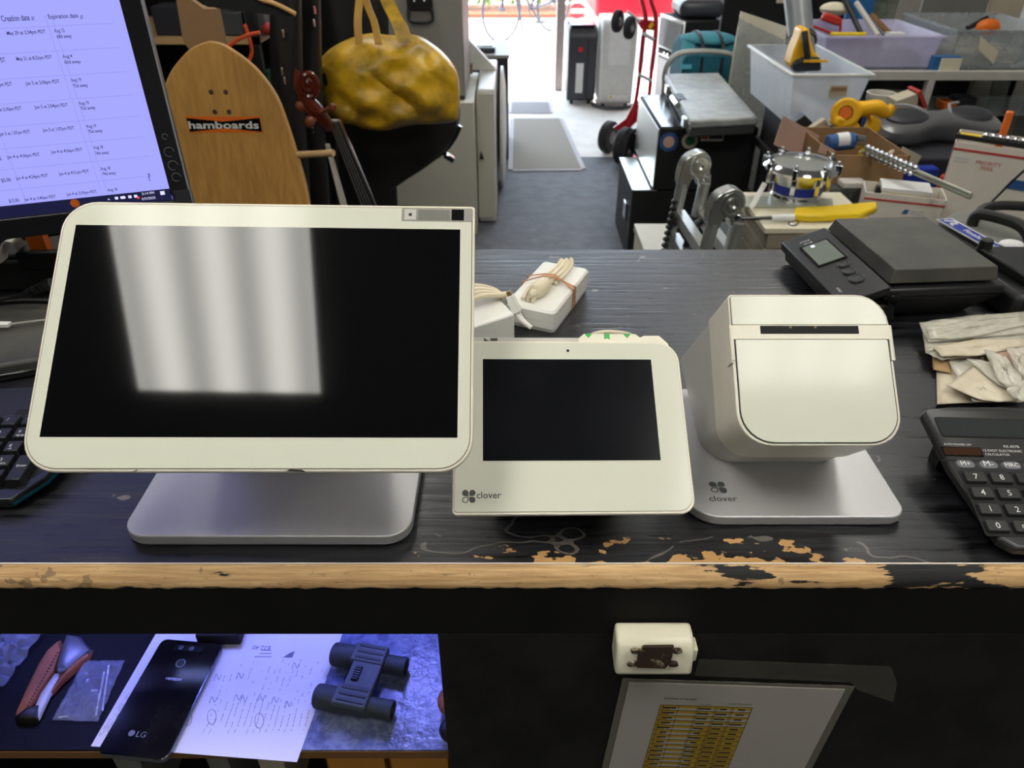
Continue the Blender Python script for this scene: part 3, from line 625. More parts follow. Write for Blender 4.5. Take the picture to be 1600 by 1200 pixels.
def scale_thing():
    O = Vector((.5395, .9378, TOP))
    t = thing('postal_scale', 'black digital shipping scale with wide platform and sloped display panel', 'scale', T(O.x, O.y, TOP) @ RZ(4.4))
    Z = .072
    # body: tapering tub under the platform; control panel to the left
    b = L().m('black_plastic')
    b.prism([(-.055, -.075), (.050, -.075), (.060, .07), (-.055, .07)], .0005, Z-.034, top=[(-.075, -.098), (.082, -.098), (.082, .095), (-.075, .095)])
    b.prism([(-.075, -.098), (.082, -.098), (.082, .095), (-.075, .095)], Z-.034, Z-.022)
    b.slab([(-.128, -.098, .028), (-.128, .095, .028), (-.122, .095, .0005+.004), (-.122, -.098, .0045)], (.07, 0, 0))
    bo = b.build('body', t, bevel=.003)
    pnl = L().m('black_plastic').slab([(-.134, -.100, .034), (-.072, -.100, .056), (-.072, .095, .056), (-.134, .095, .034)], (.002, 0, -.012)); po = pnl.build('control_panel', t, bevel=.002)
    P = L().m('scale_top').prism([(-.070, -.090), (.075, -.090), (.075, .090), (-.070, .090)], Z-.018, Z, top=[(-.064, -.086), (.071, -.086), (.071, .086), (-.064, .086)]); P.build('platform', t, bevel=.0012)
    ps = Matrix(); X = Vector((.062, 0, .022)).normalized(); ps = frame((-.103, 0, .0452), X, (0, 1, 0))
    d = MB(ps).m('black_gloss').box(-.019, .021, -.004, .060, 0, .0012).m('lcd').box(-.0165, .0185, -.001, .057, .0012, .0016).m('screen_white').box(-.006, -.001, .048, .054, .0016, .0017); d.build('display', po)
    for i, (x, y, r) in enumerate(((.010, -.018, .0075), (.008, -.038, .0082), (.008, -.060, .0095))):
        k = MB(ps @ T(x, y, 0)).m('black_plastic').lathe([(r, 0), (r, .0012), (r*.9, .0022), (r*.3, .0016)], 20); k.m('key_grey').tube([(r*cos(a*pi/9), r*sin(a*pi/9), .0012) for a in range(18)], .0003, 4, closed=True, smooth=False)
        k.M = ps @ T(x-.003, y-.001, 0); k.m('print_dim').text(('UNIT', 'TARE', 'ON')[i], .006, z=.0023); k.build('button', po)
    g = MB(ps @ T(-.010, .064, 0)).m('print_white'); g.text('55 LB', .012, z=.0004); g.M = ps @ T(-.013, .072, 0); g.text('SCALE', .014, z=.0004); g.M = ps @ T(-.022, -.066, 0) @ RZ(-90); g.text('HOLD', .012, z=.0004); g.build('printed_marks', po)
    L().m('black_gloss').use(T(-.062, -.0985, .036) @ RX(90)).lathe([(.008, -.001), (.008, .001), (.0065, .002)], 20).build('hold_button', bo)
    # dark device behind it, cut by the frame
    p = at(1590, 420, z=1.10)
    t = thing('label_printer', 'black plastic device with a raised knob, cut off by the right edge behind the scale', 'device', (p.x+.05, p.y, TOP))
    x0 = at(1532, 392, z=1.12).x+.022
    b = Wd(t).m('black_plastic').slab([(x0-.004, p.y+.05, 1.098), (x0+.022, p.y-.035, 1.090), (x0+.20, p.y-.035, 1.090), (x0+.20, p.y+.05, 1.098)], (0, 0, .013)).build('upper_tray', t, bevel=.003)
    Wd(t).m('black_plastic').slab([(x0-.012, p.y+.06, 1.0505), (x0+.0, p.y-.06, 1.0505), (x0+.20, p.y-.06, 1.0505), (x0+.20, p.y+.06, 1.0505)], (0, 0, .039)).build('body', t, bevel=.008)
    Wd(t).m('black_plastic').cyl((x0+.006, p.y+.048, 1.098), (x0+.006, p.y+.048, 1.122), .010, .008).build('knob', t, bevel=.002)
    Wd(t).m('black_gloss').use(T(x0+.11, p.y-.061, 1.078) @ RX(90)).lathe([(.030, -.001), (.030, .003), (.024, .004)], 24).build('round_cover', t)
scale_thing()

def calculator():
    A = at(1437, 640, z=1.103); Bt = at(1565, 858, z=1.056)
    # frame: x right, y up the face
    y = Vector((.012, .165, .042)).normalized(); x = Vector((.999, -.045, 0)); M = frame(at(1523, 747, z=1.084), x, y)
    t = thing('calculator', 'black desk calculator with white digits, cut by the right edge', 'calculator', (M.translation.x+.05, M.translation.y, TOP))
    B = FR[t.name].inverted() @ M; P = .0222
    tl = onplane(M, 1439, 640); bl = onplane(M, 1560, 845)
    l0, l1 = tl[0], bl[0]; y1, y0 = tl[1]+.004, bl[1]-.006
    out = [(l0+.002, y1-.006), (l0+.008, y1), (l0+.03, y1+.003), (l0+.08, y1+.005), (l0+.15, y1), (.150, y1-.006), (.143, .012), (.128, y0+.01), (.115, y0), (l1+.014, y0), (l1+.003, y0+.008), (l0+.006, .012)]
    ins = [(px_+(.055-px_)*.03, py_+(.0-py_)*.03) for px_, py_ in out]
    b = MB(B).m('calc_body').prism(out, -.012, -.0035).prism(out, -.0035, -.0015, top=ins); bo = b.build('body', t, bevel=.0025)
    u = MB(B).m('black_plastic').prism([(px_+(.055-px_)*.06, py_*.90) for px_, py_ in out], -.0145, -.012)
    uo = u.build('underside', bo, bevel=.002)
    st = Wd(t).m('black_plastic'); p = M @ Vector((l0+.02, y1-.03, -.02)); st.box(p.x, p.x+.10, p.y-.004, p.y+.012, TOP+.0005, p.z+.004).build('prop_foot', t)
    d = MB(B)
    a0 = onplane(M, 1459, 650); a1 = onplane(M, 1468, 681)
    d.m('dark_hole').prism(rrect(a0[0], .15, a1[1], a0[1], .003), -.0016, -.0012).m('lcd_dark').prism(rrect(a0[0]+.0015, .15, a1[1]+.001, a0[1]-.002, .002), -.0013, -.0008); d.build('display', t)
    s0 = onplane(M, 1473, 698); s1 = onplane(M, 1536, 711)
    MB(B).m('black_gloss').box(s0[0]-.001, s1[0]+.001, s1[1]-.001, s0[1]+.001, -.0016, -.0010).m('solar').box(s0[0], s1[0], s1[1], s0[1], -.0012, -.0007).build('solar_cell', t)
    g = MB(B).m('print_white')
    for px, py, s_, qx in ((1476, 694, 'AUTO POWER OFF', 1519), (1538, 704, '12-DIGIT ELECTRONIC', 1598), (1541, 710, 'CALCULATOR', 1579), (1570, 698, 'KK-837B', 1594)):
        a = onplane(M, px, py); b_ = onplane(M, qx, py); g.M = g.B @ T(a[0], a[1], 0); g.text(s_, b_[0]-a[0], z=-.0012)
    g.build('printed_marks', bo)
    ln = onplane(M, 1472, 717); MB(B).m('dark_hole').box(ln[0], .146, ln[1]-.0004, ln[1]+.0004, -.0017, -.0013).build('seam', bo)
    rows = [['7', '8', '9', '%', 'C'], ['4', '5', '6', '\u00d7', '\u00f7'], ['1', '2', '3', '+', '-'], ['0', '00', '.', '+', '=']]
    c7 = onplane(M, 1523, 747); c8 = onplane(M, 1562, 745); c0 = onplane(M, 1577, 824); px_ = c8[0]-c7[0]; py_ = (c7[1]-c0[1])/3
    for r, row in enumerate(rows):
        for c, ch in enumerate(row):
            x_, y_ = c7[0]+c*px_, c7[1]-r*py_; hx, hy = px_*.43, py_*.37
            MBk = MB(B).m('calc_body'); MBk.prism(rrect(x_-hx, x_+hx, y_-hy, y_+hy, .0015, 3), -.002, .0022, top=rrect(x_-hx*.9, x_+hx*.9, y_-hy*.78, y_+hy*.9, .0015, 3)); k = MBk.build('key', t, bevel=.0004)
            q = MB(B).m('print_white'); q.M = q.B @ T(x_-.0, y_-.0026, 0); q.text(ch, None, h=.0056 if len(ch) < 2 and ch not in '-.' else (.0042 if len(ch) > 1 else .001), align='C', z=.0025); q.build('legend', k)
            # dark slot around the key
    MB(B).m('dark_hole').prism(rrect(c7[0]-px_*.50, c7[0]+px_*4.5, c0[1]-py_*.5, c7[1]+py_*.5, .002, 3), -.0016, -.0012).build('key_well', bo)
    m0 = onplane(M, 1508, 726)
    for c, ch in enumerate(('M+', 'M-', 'MRC', '\u221a', 'OFF')):
        x_ = m0[0]+c*(onplane(M, 1543, 725)[0]-m0[0]); y_ = m0[1]
        k = MB(B).m('key_grey').prism(rrect(x_-.0088, x_+.0088, y_-.0048, y_+.0048, .0044, 5), -.002, .0012, top=rrect(x_-.0078, x_+.0078, y_-.004, y_+.004, .0038, 5)).build('key', t, label='grey memory key')
        q = MB(B).m('print_white'); q.M = q.B @ T(x_, y_-.0018, 0); q.text(ch, .0085 if len(ch) < 3 else .012, align='C', z=.0014); q.build('legend', k)
calculator()

# loose plastic bags and paper envelopes fanned out beside the calculator
def bags():
    z0 = TOP+.001
    defs = [  # corner pixels, lift, material, label
        ([(1462, 500), (1600, 505), (1600, 625), (1464, 632)], .002, 'paper_tan', 'tan paper envelope at the bottom of the pile, its left side showing', 'envelope'),
        ([(1436, 505), (1470, 498), (1605, 486), (1604, 520), (1450, 535)], .020, 'bag_film', 'clear bag on top of the back bundle with a long pointed corner at left', 'plastic bag'),
        ([(1448, 512), (1530, 500), (1604, 494), (1603, 508), (1500, 530), (1452, 528)], .024, 'bag_film', 'thin clear bag second from the back of the pile', 'plastic bag'),
        ([(1458, 542), (1520, 530), (1604, 530), (1603, 540), (1530, 556), (1470, 556)], .018, 'paper_tan', 'narrow envelope edge between the back bundle and the fanned bags', 'envelope'),
        ([(1442, 520), (1600, 498), (1602, 545), (1448, 545), (1446, 552)], .016, 'bag_film', 'milky plastic bag folded along the back of the pile', 'plastic bag'),
        ([(1446, 551), (1452, 536), (1602, 520), (1602, 548), (1488, 561), (1468, 562)], .013, 'bag_film', 'crumpled bag ending in a blunt corner under the back bundle', 'plastic bag'),
        ([(1456, 556), (1484, 563), (1486, 583), (1458, 578)], .006, 'kraft', 'small brown cardboard corner poking out left of the bags', 'cardboard'),
        ([(1482, 566), (1524, 558), (1600, 600), (1598, 628), (1520, 628)], .010, 'bag_film', 'bag with fine folds in the middle of the fanned ones', 'plastic bag'),
        ([(1480, 602), (1522, 570), (1598, 626), (1560, 628), (1528, 624)], .014, 'paper_tan', 'pale envelope lying diagonally with a sharp left corner', 'envelope'),
        ([(1510, 560), (1560, 568), (1604, 600), (1600, 612), (1562, 604)], .018, 'bag_film', 'narrow translucent bag crossing the diagonal envelope', 'plastic bag'),
        ([(1538, 546), (1572, 556), (1600, 590), (1592, 612), (1560, 596)], .024, 'bag_film', 'upright curled bag near the right edge, left of the reddish one', 'plastic bag'),
        ([(1552, 553), (1600, 545), (1604, 585), (1578, 590)], .020, 'cardboard_pink', 'reddish tan packet glimpsed between the bags at right', 'packet'),
        ([(1572, 545), (1604, 540), (1604, 590), (1590, 580)], .028, 'bag_film', 'topmost small bag against the right edge', 'plastic bag'),
        ([(1572, 608), (1604, 592), (1604, 628), (1584, 622)], .024, 'bag_film', 'lowest right bag corner directly above the calculator', 'plastic bag')]
    for i, (px, lift, m, lab, cat) in enumerate(defs):
        P = [at(p[0], p[1], z=z0+lift) for p in px]; c = sum(P, Vector())/len(P); r_ = random.Random(i+3)
        mb = MB().m(m); n = len(P); ring = []
        for a in range(n):
            p, q = P[a], P[(a+1) % n]
            for k in range(7): ring.append(p.lerp(q, k/7))
        rings = []
        for s_ in (1, .82, .6, .35, .08):
            row = []
            for j, p in enumerate(ring):
                v = c+(p-c)*s_; amp = .0013 if m == 'bag_film' else .0005
                v.z = z0+lift+amp*(sin(j*1.3+s_*7+i)*.5+sin(j*.7+s_*13)*.5)+ (0 if s_ > .9 else .001)
                row.append(v)
            rings.append(row)
        mb.ring(rings, cap=False); mb.add(rings[-1], [tuple(range(len(ring)))])
        one(mb, {'plastic bag': 'plastic_bag', 'envelope': 'paper_envelope', 'cardboard': 'cardboard_piece', 'packet': 'paper_packet'}[cat], lab, cat, 'bags and envelopes by the calculator', solid=.0005, sharp=28)
bags()

# black equipment left of the large display
def left_devices():
    # closed flat grey pad / case in front, with a cable over it
    P = [at(-70, 462, z=1.075), at(95, 462, z=1.075), at(66, 556, z=1.075), at(-70, 580, z=1.075)]
    t = thing('laptop_case', 'flat grey-black slab left of the large display, cable lying on top', 'case', (P[3].x, P[3].y, TOP))
    for p in P: p.z = TOP+.0007
    Wd(t).m('scale_top').slab(P, (0, 0, .022)).build('body', t, bevel=.004)
    c = sum(P, Vector())/4; Q = [c+(p-c)*1.02 for p in P]
    for q in Q: q.z = TOP+.005
    Wd(t).m('black_gloss').slab(Q, (0, 0, .006)).build('edge_strip', t, bevel=.002)
    # black box with latch edge behind it
    y0 = at(40, 440, z=1.07).y+.01; y1 = y0+.16; t = thing('hard_case', 'black hard case with ribbed grey lid under the monitor', 'case', (-.62, y0, TOP))
    xr = at(92, 420, z=1.1).x+.04
    Wd(t).m('black_matte').box(-.86, xr, y0, y1, TOP+.0006, TOP+.046).build('body', t, bevel=.004)
    l = Wd(t).m('scale_top').box(-.86, xr, y0+.004, y1+.004, TOP+.047, TOP+.055); lo = l.build('lid', t, bevel=.003)
    Wd(t).m('black_matte').prism([(-.60, y0+.03), (-.53, y0+.03), (-.53, y0+.06), (-.585, y0+.06)], TOP+.055, TOP+.058).tube([(-.80, y0+.01, TOP+.057), (-.66, y0+.07, TOP+.058), (-.60, y0+.10, TOP+.058), (-.5, y0+.10, TOP+.058)], .004).build('lid_ribs', lo)
    q = at(60, 420, z=1.09); Wd(t).m('black_plastic').prism([(q.x-.03, y0-.006), (q.x+.045, y0-.006), (q.x+.045, y0+.006), (q.x-.01, y0+.006)], TOP+.035, TOP+.062).build('latch', t, bevel=.003)
    cbl = MB().m('black_plastic'); pts = [at(-60, 490, z=1.088), at(0, 468, z=1.088), at(30, 462, z=1.09), at(58, 452, z=1.098)]
    cbl.tube(pts, [.003, .003, .0032, .0034], 8); a, b = pts[-2], pts[-1]; d = (b-a).normalized()
    for i in range(6): cbl.cyl(b-d*.018+d*.006*i, b-d*.018+d*.006*i+d*.004, .0045+.0004*i, n=12)
    cbl.cyl(b+d*.015, b+d*.022, .008, .008); one(cbl, 'power_cable', 'thick black cable with ribbed strain relief left of the large display', 'cable')
    cb = MB().m('black_gloss').tube([at(-40, 478, z=1.084), at(40, 472, z=1.084), at(90, 474, z=1.084)], .0022); one(cb, 'thin_cable', 'thin glossy black cable lying straight across the flat grey slab', 'cable')
    cb = MB().m('grey_plastic').tube([at(-30, 512, z=1.0785), at(20, 506, z=1.0785), at(80, 499, z=1.0785)], .0016).m('print_white').box(*(lambda p: (p.x-.014, p.x+.004, p.y-.004, p.y+.004, p.z-.002, p.z+.002))(at(10, 507, z=1.0795))); one(cb, 'clear_tube', 'thin clear lead with a white tip lying on the grey slab', 'lead')
    p = at(53, 371, z=1.13); one(MB().m('tool_orange').box(p.x-.012, p.x+.012, p.y, p.y+.012, p.z-.075, p.z+.006), 'orange_tag', 'small orange block between the monitor and the black case', 'tag')
    q = MB().m('satin_grey').strap([at(4, 408, z=1.11), at(8, 382, z=1.13), at(14, 374, z=1.135), at(26, 376, z=1.13), at(32, 386, z=1.107)], (0, .02, 0), .002); one(q, 'cable_tie', 'curved grey strap standing up at the far left under the monitor', 'strap')
left_devices()

# ================================================================== SHELF UNDER THE COUNTER
def shelf_things():
    z = SH+.0003
    # receipts
    def sheet(pix, zz, lab, nm, lines, org):
        P = [at(p[0], p[1], z=zz) for p in pix]
        t = thing(nm, lab, 'paper', (P[0].x, P[0].y, zz)); Wd(t).m('paper').slab(P, (0, 0, .0003)).build('sheet', t, flat=True)
        g = Wd(t).m('print_grey'); r_ = random.Random(5)
        for (ax, ay, bx, by, n, dens) in lines:          # rows of tiny print, from a to b
            a = at(ax, ay, z=zz+.0005); b = at(bx, by, z=zz+.0005); d = b-a; ln = d.length; d.normalize(); nn = Vector((-d.y, d.x, 0))*.00028; s_ = 0
            while s_ < ln:
                e = min(ln, s_+.001+r_.random()*.004)
                if r_.random() < dens: g.add([a+d*s_-nn, a+d*e-nn, a+d*e+nn, a+d*s_+nn], [(0, 1, 2, 3)])
                s_ = e+.0008
        return t, g
    ln = []
    for i in range(19):                                   # long rows running along the sheet
        x = 345+i*9.3; ln.append((x+14, 1030+(i % 3)*4, x-6, 1095, 1, .28)); ln.append((x-8, 1100-(i*7 % 10), x-22+i*.3, 1136, 1, .85)); ln.append((x-25+i*.4, 1139, x-28+i*.4, 1146, 1, .6))
    for i in range(4): ln.append((232+i*5-8*0, 1040, 168+i*3-14, 1150, 1, .5))
    t, g = sheet([(142, 1166), (245, 988), (536, 988), (464, 1191)], z, 'large white printed sheet overhanging the shelf edge, lying under the phone', 'printed_sheet', ln, 0)
    a = at(424, 1010, z=z+.0005); g.M = g.B @ T(a.x, a.y, z+.0005) @ RZ(176); g.text('$22.40', .022, z=0); g.M = g.B
    for px, py, w_ in ((424, 1016, .012), (424, 1021, .014), (424, 1026, .02)):
        a = at(px, py, z=z+.0005); g.box(a.x-w_, a.x, a.y-.0004, a.y+.0004, z+.0004, z+.0006)
    a = at(450, 1023, z=z+.0005); g.add([(a.x-.005, a.y-.004, z+.0006), (a.x+.006, a.y-.004, z+.0006), (a.x+.007, a.y+.005, z+.0006), (a.x+.001, a.y+.002, z+.0006)], [(0, 1, 2, 3)])
    for cx, cy in ((293, 1122), (331, 1120), (405, 1126)):
        c = [at(cx+7*cos(k*pi/6), cy+12*sin(k*pi/6), z=z+.0006) for k in range(12)]; g.tube(c, .0003, 4, closed=True, smooth=False)
    for px, py in ((340, 1058), (375, 1056), (333, 1093), (371, 1090), (381, 1092), (408, 1090), (430, 1094), (450, 1100), (462, 1040)):
        g.tube([at(px-6, py+6, z=z+.0006), at(px-2, py-5, z=z+.0006), at(px+2, py+4, z=z+.0006), at(px+6, py-4, z=z+.0006)], .0003, 4)
    g.build('print_marks', t)
    # phone
    zp = z+.0012
    M = frame((at(259, 1092, z=zp)), (at(340, 1060, z=zp)-at(251, 1052, z=zp)), (at(306, 1012, z=zp)-at(212, 1168, z=zp)))
    t = thing('smartphone', 'black phone lying face down on the printed sheet', 'phone', M)
    B = Matrix(); w_, l_ = .038, .071
    L().m('phone_edge').prism(rrect(-w_, w_, -l_, l_, .008), 0, .0072).build('frame', t, bevel=.002, seg=3)
    L().m('phone_black').prism(rrect(-w_*.985, w_*.985, -l_*.99, l_*.99, .0075), .0070, .0082).build('back_glass', t, bevel=.0006)
    g = L().m('print_dim'); g.M = T(-.006, -.050, 0); g.text('LG', .010, z=.0084); g.M = T(-.012, -.0465, 0); g.lathe([(.0035, .0082), (.0035, .0084)], 14); g.m('print_white'); g.M = T(-.008, .018, 0); g.text('verizon', .019, z=.0084); g.build('logos', t)
    L().m('phone_edge').use(T(0, .040, 0)).lathe([(.0055, .0080), (.0055, .0085)], 18).m('black_gloss').lathe([(.0045, .0085), (.0045, .0087)], 18).build('fingerprint_sensor', t)
    L().m('black_gloss').prism(rrect(-.018, .018, .056, .064, .003), .008, .0087).m('phone_edge').use(T(-.009, .060, 0)).lathe([(.003, .0086), (.003, .009)], 12).use(T(.004, .060, 0)).lathe([(.003, .0086), (.003, .009)], 12).build('camera_bar', t)
    # black box behind the phone
    p = at(330, 1003, z=z+.012); one(MB().m('black_matte').box(p.x-.02, p.x+.032, p.y+.004, p.y+.05, z+.0006, z+.018), 'small_black_box', 'small black box behind the phone, cut off by the counter edge', 'box', bevel=.002)
    # binoculars
    p = at(567, 1060, z=z+.02); M = T(p.x, p.y, z+.0004) @ RZ(-12) @ Matrix.Scale(.82, 4)
    t = thing('binoculars', 'compact dark grey binoculars on the lit blue shelf', 'binoculars', M)
    for s_, nm in ((1, 'barrel'), (-1, 'barrel')):
        r = .0165; b = L().m('bino_rubber'); b.M = T(-.004 if s_ > 0 else .0, .033*s_, r+.0003) @ RY(90)
        b.lathe([(r*.82, -.055), (r*.95, -.053), (r, -.048), (r, -.022), (r*.9, -.019), (r*.9, .018), (r*.78, .022), (r*.80, .046), (r*.86, .050), (r*.80, .054), (r*.62, .054), (r*.6, .046)], 26, cap=True)
        bo = b.build(nm, t); l = L().m('lens_dark'); l.M = T(-.004 if s_ > 0 else .0, .033*s_, r+.0003) @ RY(90); l.lathe([(r*.6, .0462), (r*.3, .0475)], 20); l.build('eye_lens', bo)
        q = L().m('bino_body').prism(rrect(-.026, .022, s_*.033-.015, s_*.033+.015, .003), .024, .0345); qo = q.build('prism_cover', t, bevel=.0022)
        rb = L().m('bino_rubber')
        for k in range(3): rb.prism(rrect(-.020, .018, s_*.033-.010+k*.009, s_*.033-.0065+k*.009, .0015), .0345, .0358)
        rb.build('grip_ribs', qo)
    h = L().m('bino_body').box(-.020, .022, -.020, .020, .020, .0330); h.build('bridge', t, bevel=.002)
    w2 = L().m('black_matte').prism(rrect(-.013, -.002, -.012, .012, .003), .033, .0335)
    for k in range(6): w2.m('bino_rubber').box(-.012, -.003, -.0105+k*.0036, -.0083+k*.0036, .0335, .0362)
    w2.build('focus_wheel', t); L().m('print_dim').use(T(.008, .010, 0) @ RZ(-90)).text('BINOCULARS 8x21', .019, z=.0334).build('printed_marks', t)
    c = L().m('steel_dark').tube([(-.02, -.058, .003), (-.026, -.068, .002), (-.034, -.07, .002), (-.034, -.063, .002), (-.026, -.058, .003)], .0008, 6); c.build('strap_ring', t)
    # brown ribbed thing at the right end
    p = at(683, 1080, z=z+.02); mb = MB().m('leather_tan'); mb.M = T(p.x+.020, p.y-.01, z+.017); mb.ball((0, 0, 0), (.019, .018, .0165), 22, 12).m('leather_black').ball((0, -.030, -.005), (.015, .014, .0115), 20, 10); one(mb, 'leather_ball_pouch', 'dark brown rounded pouch at the right end of the shelf, mostly hidden', 'pouch')
    # leather holster-like pouches
    def leafshape(pix, zz, h, m, root, nm, lab=None):
        P = [at(p[0], p[1], z=zz) for p in pix]; c = sum(P, Vector())/len(P); mb = MB(FR[root.name].inverted() @ T(c.x, c.y, zz)).m(m); mb.puff([(p.x-c.x, p.y-c.y) for p in P], h, .0005, rings=4, e=.35); return mb.build(nm, root, label=lab)
    p = at(80, 1075, z=z); t = thing('leather_sheath', 'tan leather tool sheath with stitched edges and a grey metal center', 'sheath', (p.x, p.y, z))
    s1 = leafshape([(24, 1122), (40, 1085), (62, 1040), (78, 1015), (95, 1000), (100, 1015), (88, 1050), (64, 1085), (42, 1118)], z, .008, 'leather_tan', t, 'stitched_side')
    s2 = leafshape([(78, 1090), (92, 1062), (115, 1040), (146, 1016), (142, 1028), (118, 1052), (98, 1070), (84, 1086)], z, .008, 'leather_tan', t, 'stitched_side')
    leafshape([(94, 1052), (88, 1046), (98, 1010), (105, 992), (125, 995), (144, 1018), (118, 1040), (104, 1052)], z+.004, .006, 'steel_dark', t, 'flap', 'blue-grey flap')
    leafshape([(45, 1128), (64, 1086), (88, 1052), (98, 1055), (80, 1088), (62, 1126)], z+.002, .005, 'satin_grey', t, 'blade_plate', 'polished grey plate')
    leafshape([(24, 1124), (46, 1108), (66, 1104), (62, 1128), (46, 1131), (30, 1130)], z+.001, .009, 'leather_black', t, 'tip', 'black leather tip')
    q = at(95, 1045, z=z+.012); k = Wd(t).m('steel_dark'); k.M = k.B @ T(q.x, q.y, z+.009); k.lathe([(.0045, 0), (.0045, .002), (.003, .003), (.001, .002)], 18).build('snap', t)
    st = Wd(t).m('leather_black')
    for i in range(20):
        f = i/19; a = at(38+f*52, 1112-f*92, z=z+.0088); st.ball((a.x, a.y, a.z), .0009, 6, 4)
    st.build('stitching', s1)
    # plastic bags on the shelf
    def crumple(pix, zz, lab, amp, seed, grp=None, nm='plastic_bag'):
        P = [at(p[0], p[1], z=zz) for p in pix]; r_ = random.Random(seed); nz = [[r_.random() for _ in range(15)] for _ in range(15)]
        def f(u, v):
            a = P[0].lerp(P[1], u); b = P[3].lerp(P[2], u); q = a.lerp(b, v); e = min(u, v, 1-u, 1-v)
            q.z = zz+.0006+amp*nz[int(u*14)][int(v*14)]*(1 if e > .05 else .4); return q
        mb = MB().m('clear_film').grid(f, 14, 14)
        return mb
    mb = crumple([(132, 1034), (196, 1033), (154, 1129), (82, 1127)], z, '', .007, 3); t = thing('plastic_bag', 'small clear bag holding white cotton swabs on the shelf, beside the leather sheath', 'plastic bag', (mb.v[0][0], mb.v[0][1], z))
    m2 = Wd(t).m('clear_film'); m2.add([Vector(v) for v in mb.v], mb.f); m2.build('film', t, solid=.0002, sharp=10)
    for a_, b_ in (((170, 1040), (160, 1110)), ((163, 1050), (150, 1118)), ((143, 1079), (153, 1079)), ((93, 1121), (106, 1119))):
        k = Wd(t).m('print_white').cyl(at(*a_, z=z+.002), at(*b_, z=z+.002), .0011, n=8); k.build('swab', t)
    one(crumple([(-40, 1000), (72, 992), (2, 1080), (-70, 1110)], z, '', .022, 9).m('clear_film'), 'plastic_bag', 'crumpled shiny cellophane bag in the left corner of the shelf', 'plastic bag', solid=.0002, sharp=10)
    # things on the lower shelf
    for i, (x0, x1, m, lab) in enumerate(((-.215, -.145, 'yellow_bin', 'left of two yellow plastic bins under the shelf'), (-.142, -.072, 'yellow_bin', 'right of two yellow plastic bins under the shelf'))):
        t = thing('plastic_bin', lab, 'bin', ((x0+x1)/2, .52, .5555), 'yellow bins under the shelf'); b = Wd(t).m(m)
        b.box(x0, x1, .46, .66, .5558, .56).box(x0, x0+.003, .46, .66, .56, .738).box(x1-.003, x1, .46, .66, .56, .738).box(x0, x1, .46, .463, .56, .738).box(x0, x1, .657, .66, .56, .738); b.build('tub', t, bevel=.001)
        Wd(t).m(m).box(x0-.0, x1, .455, .464, .732, .742).build('rim', t)
    for x0, x1, m, lab in ((-.36, -.335, 'panel_grey', 'narrow grey box under the shelf, behind the sheet corner'), (-.30, -.27, 'panel_cream', 'pale upright folder under the middle of the shelf'), (-.47, -.44, 'panel_grey', 'grey upright file under the left of the shelf')):
        one(MB().m(m).box(x0, x1, .47, .66, .5556, .735), 'document_file', lab, 'file', bevel=.002)
shelf_things()

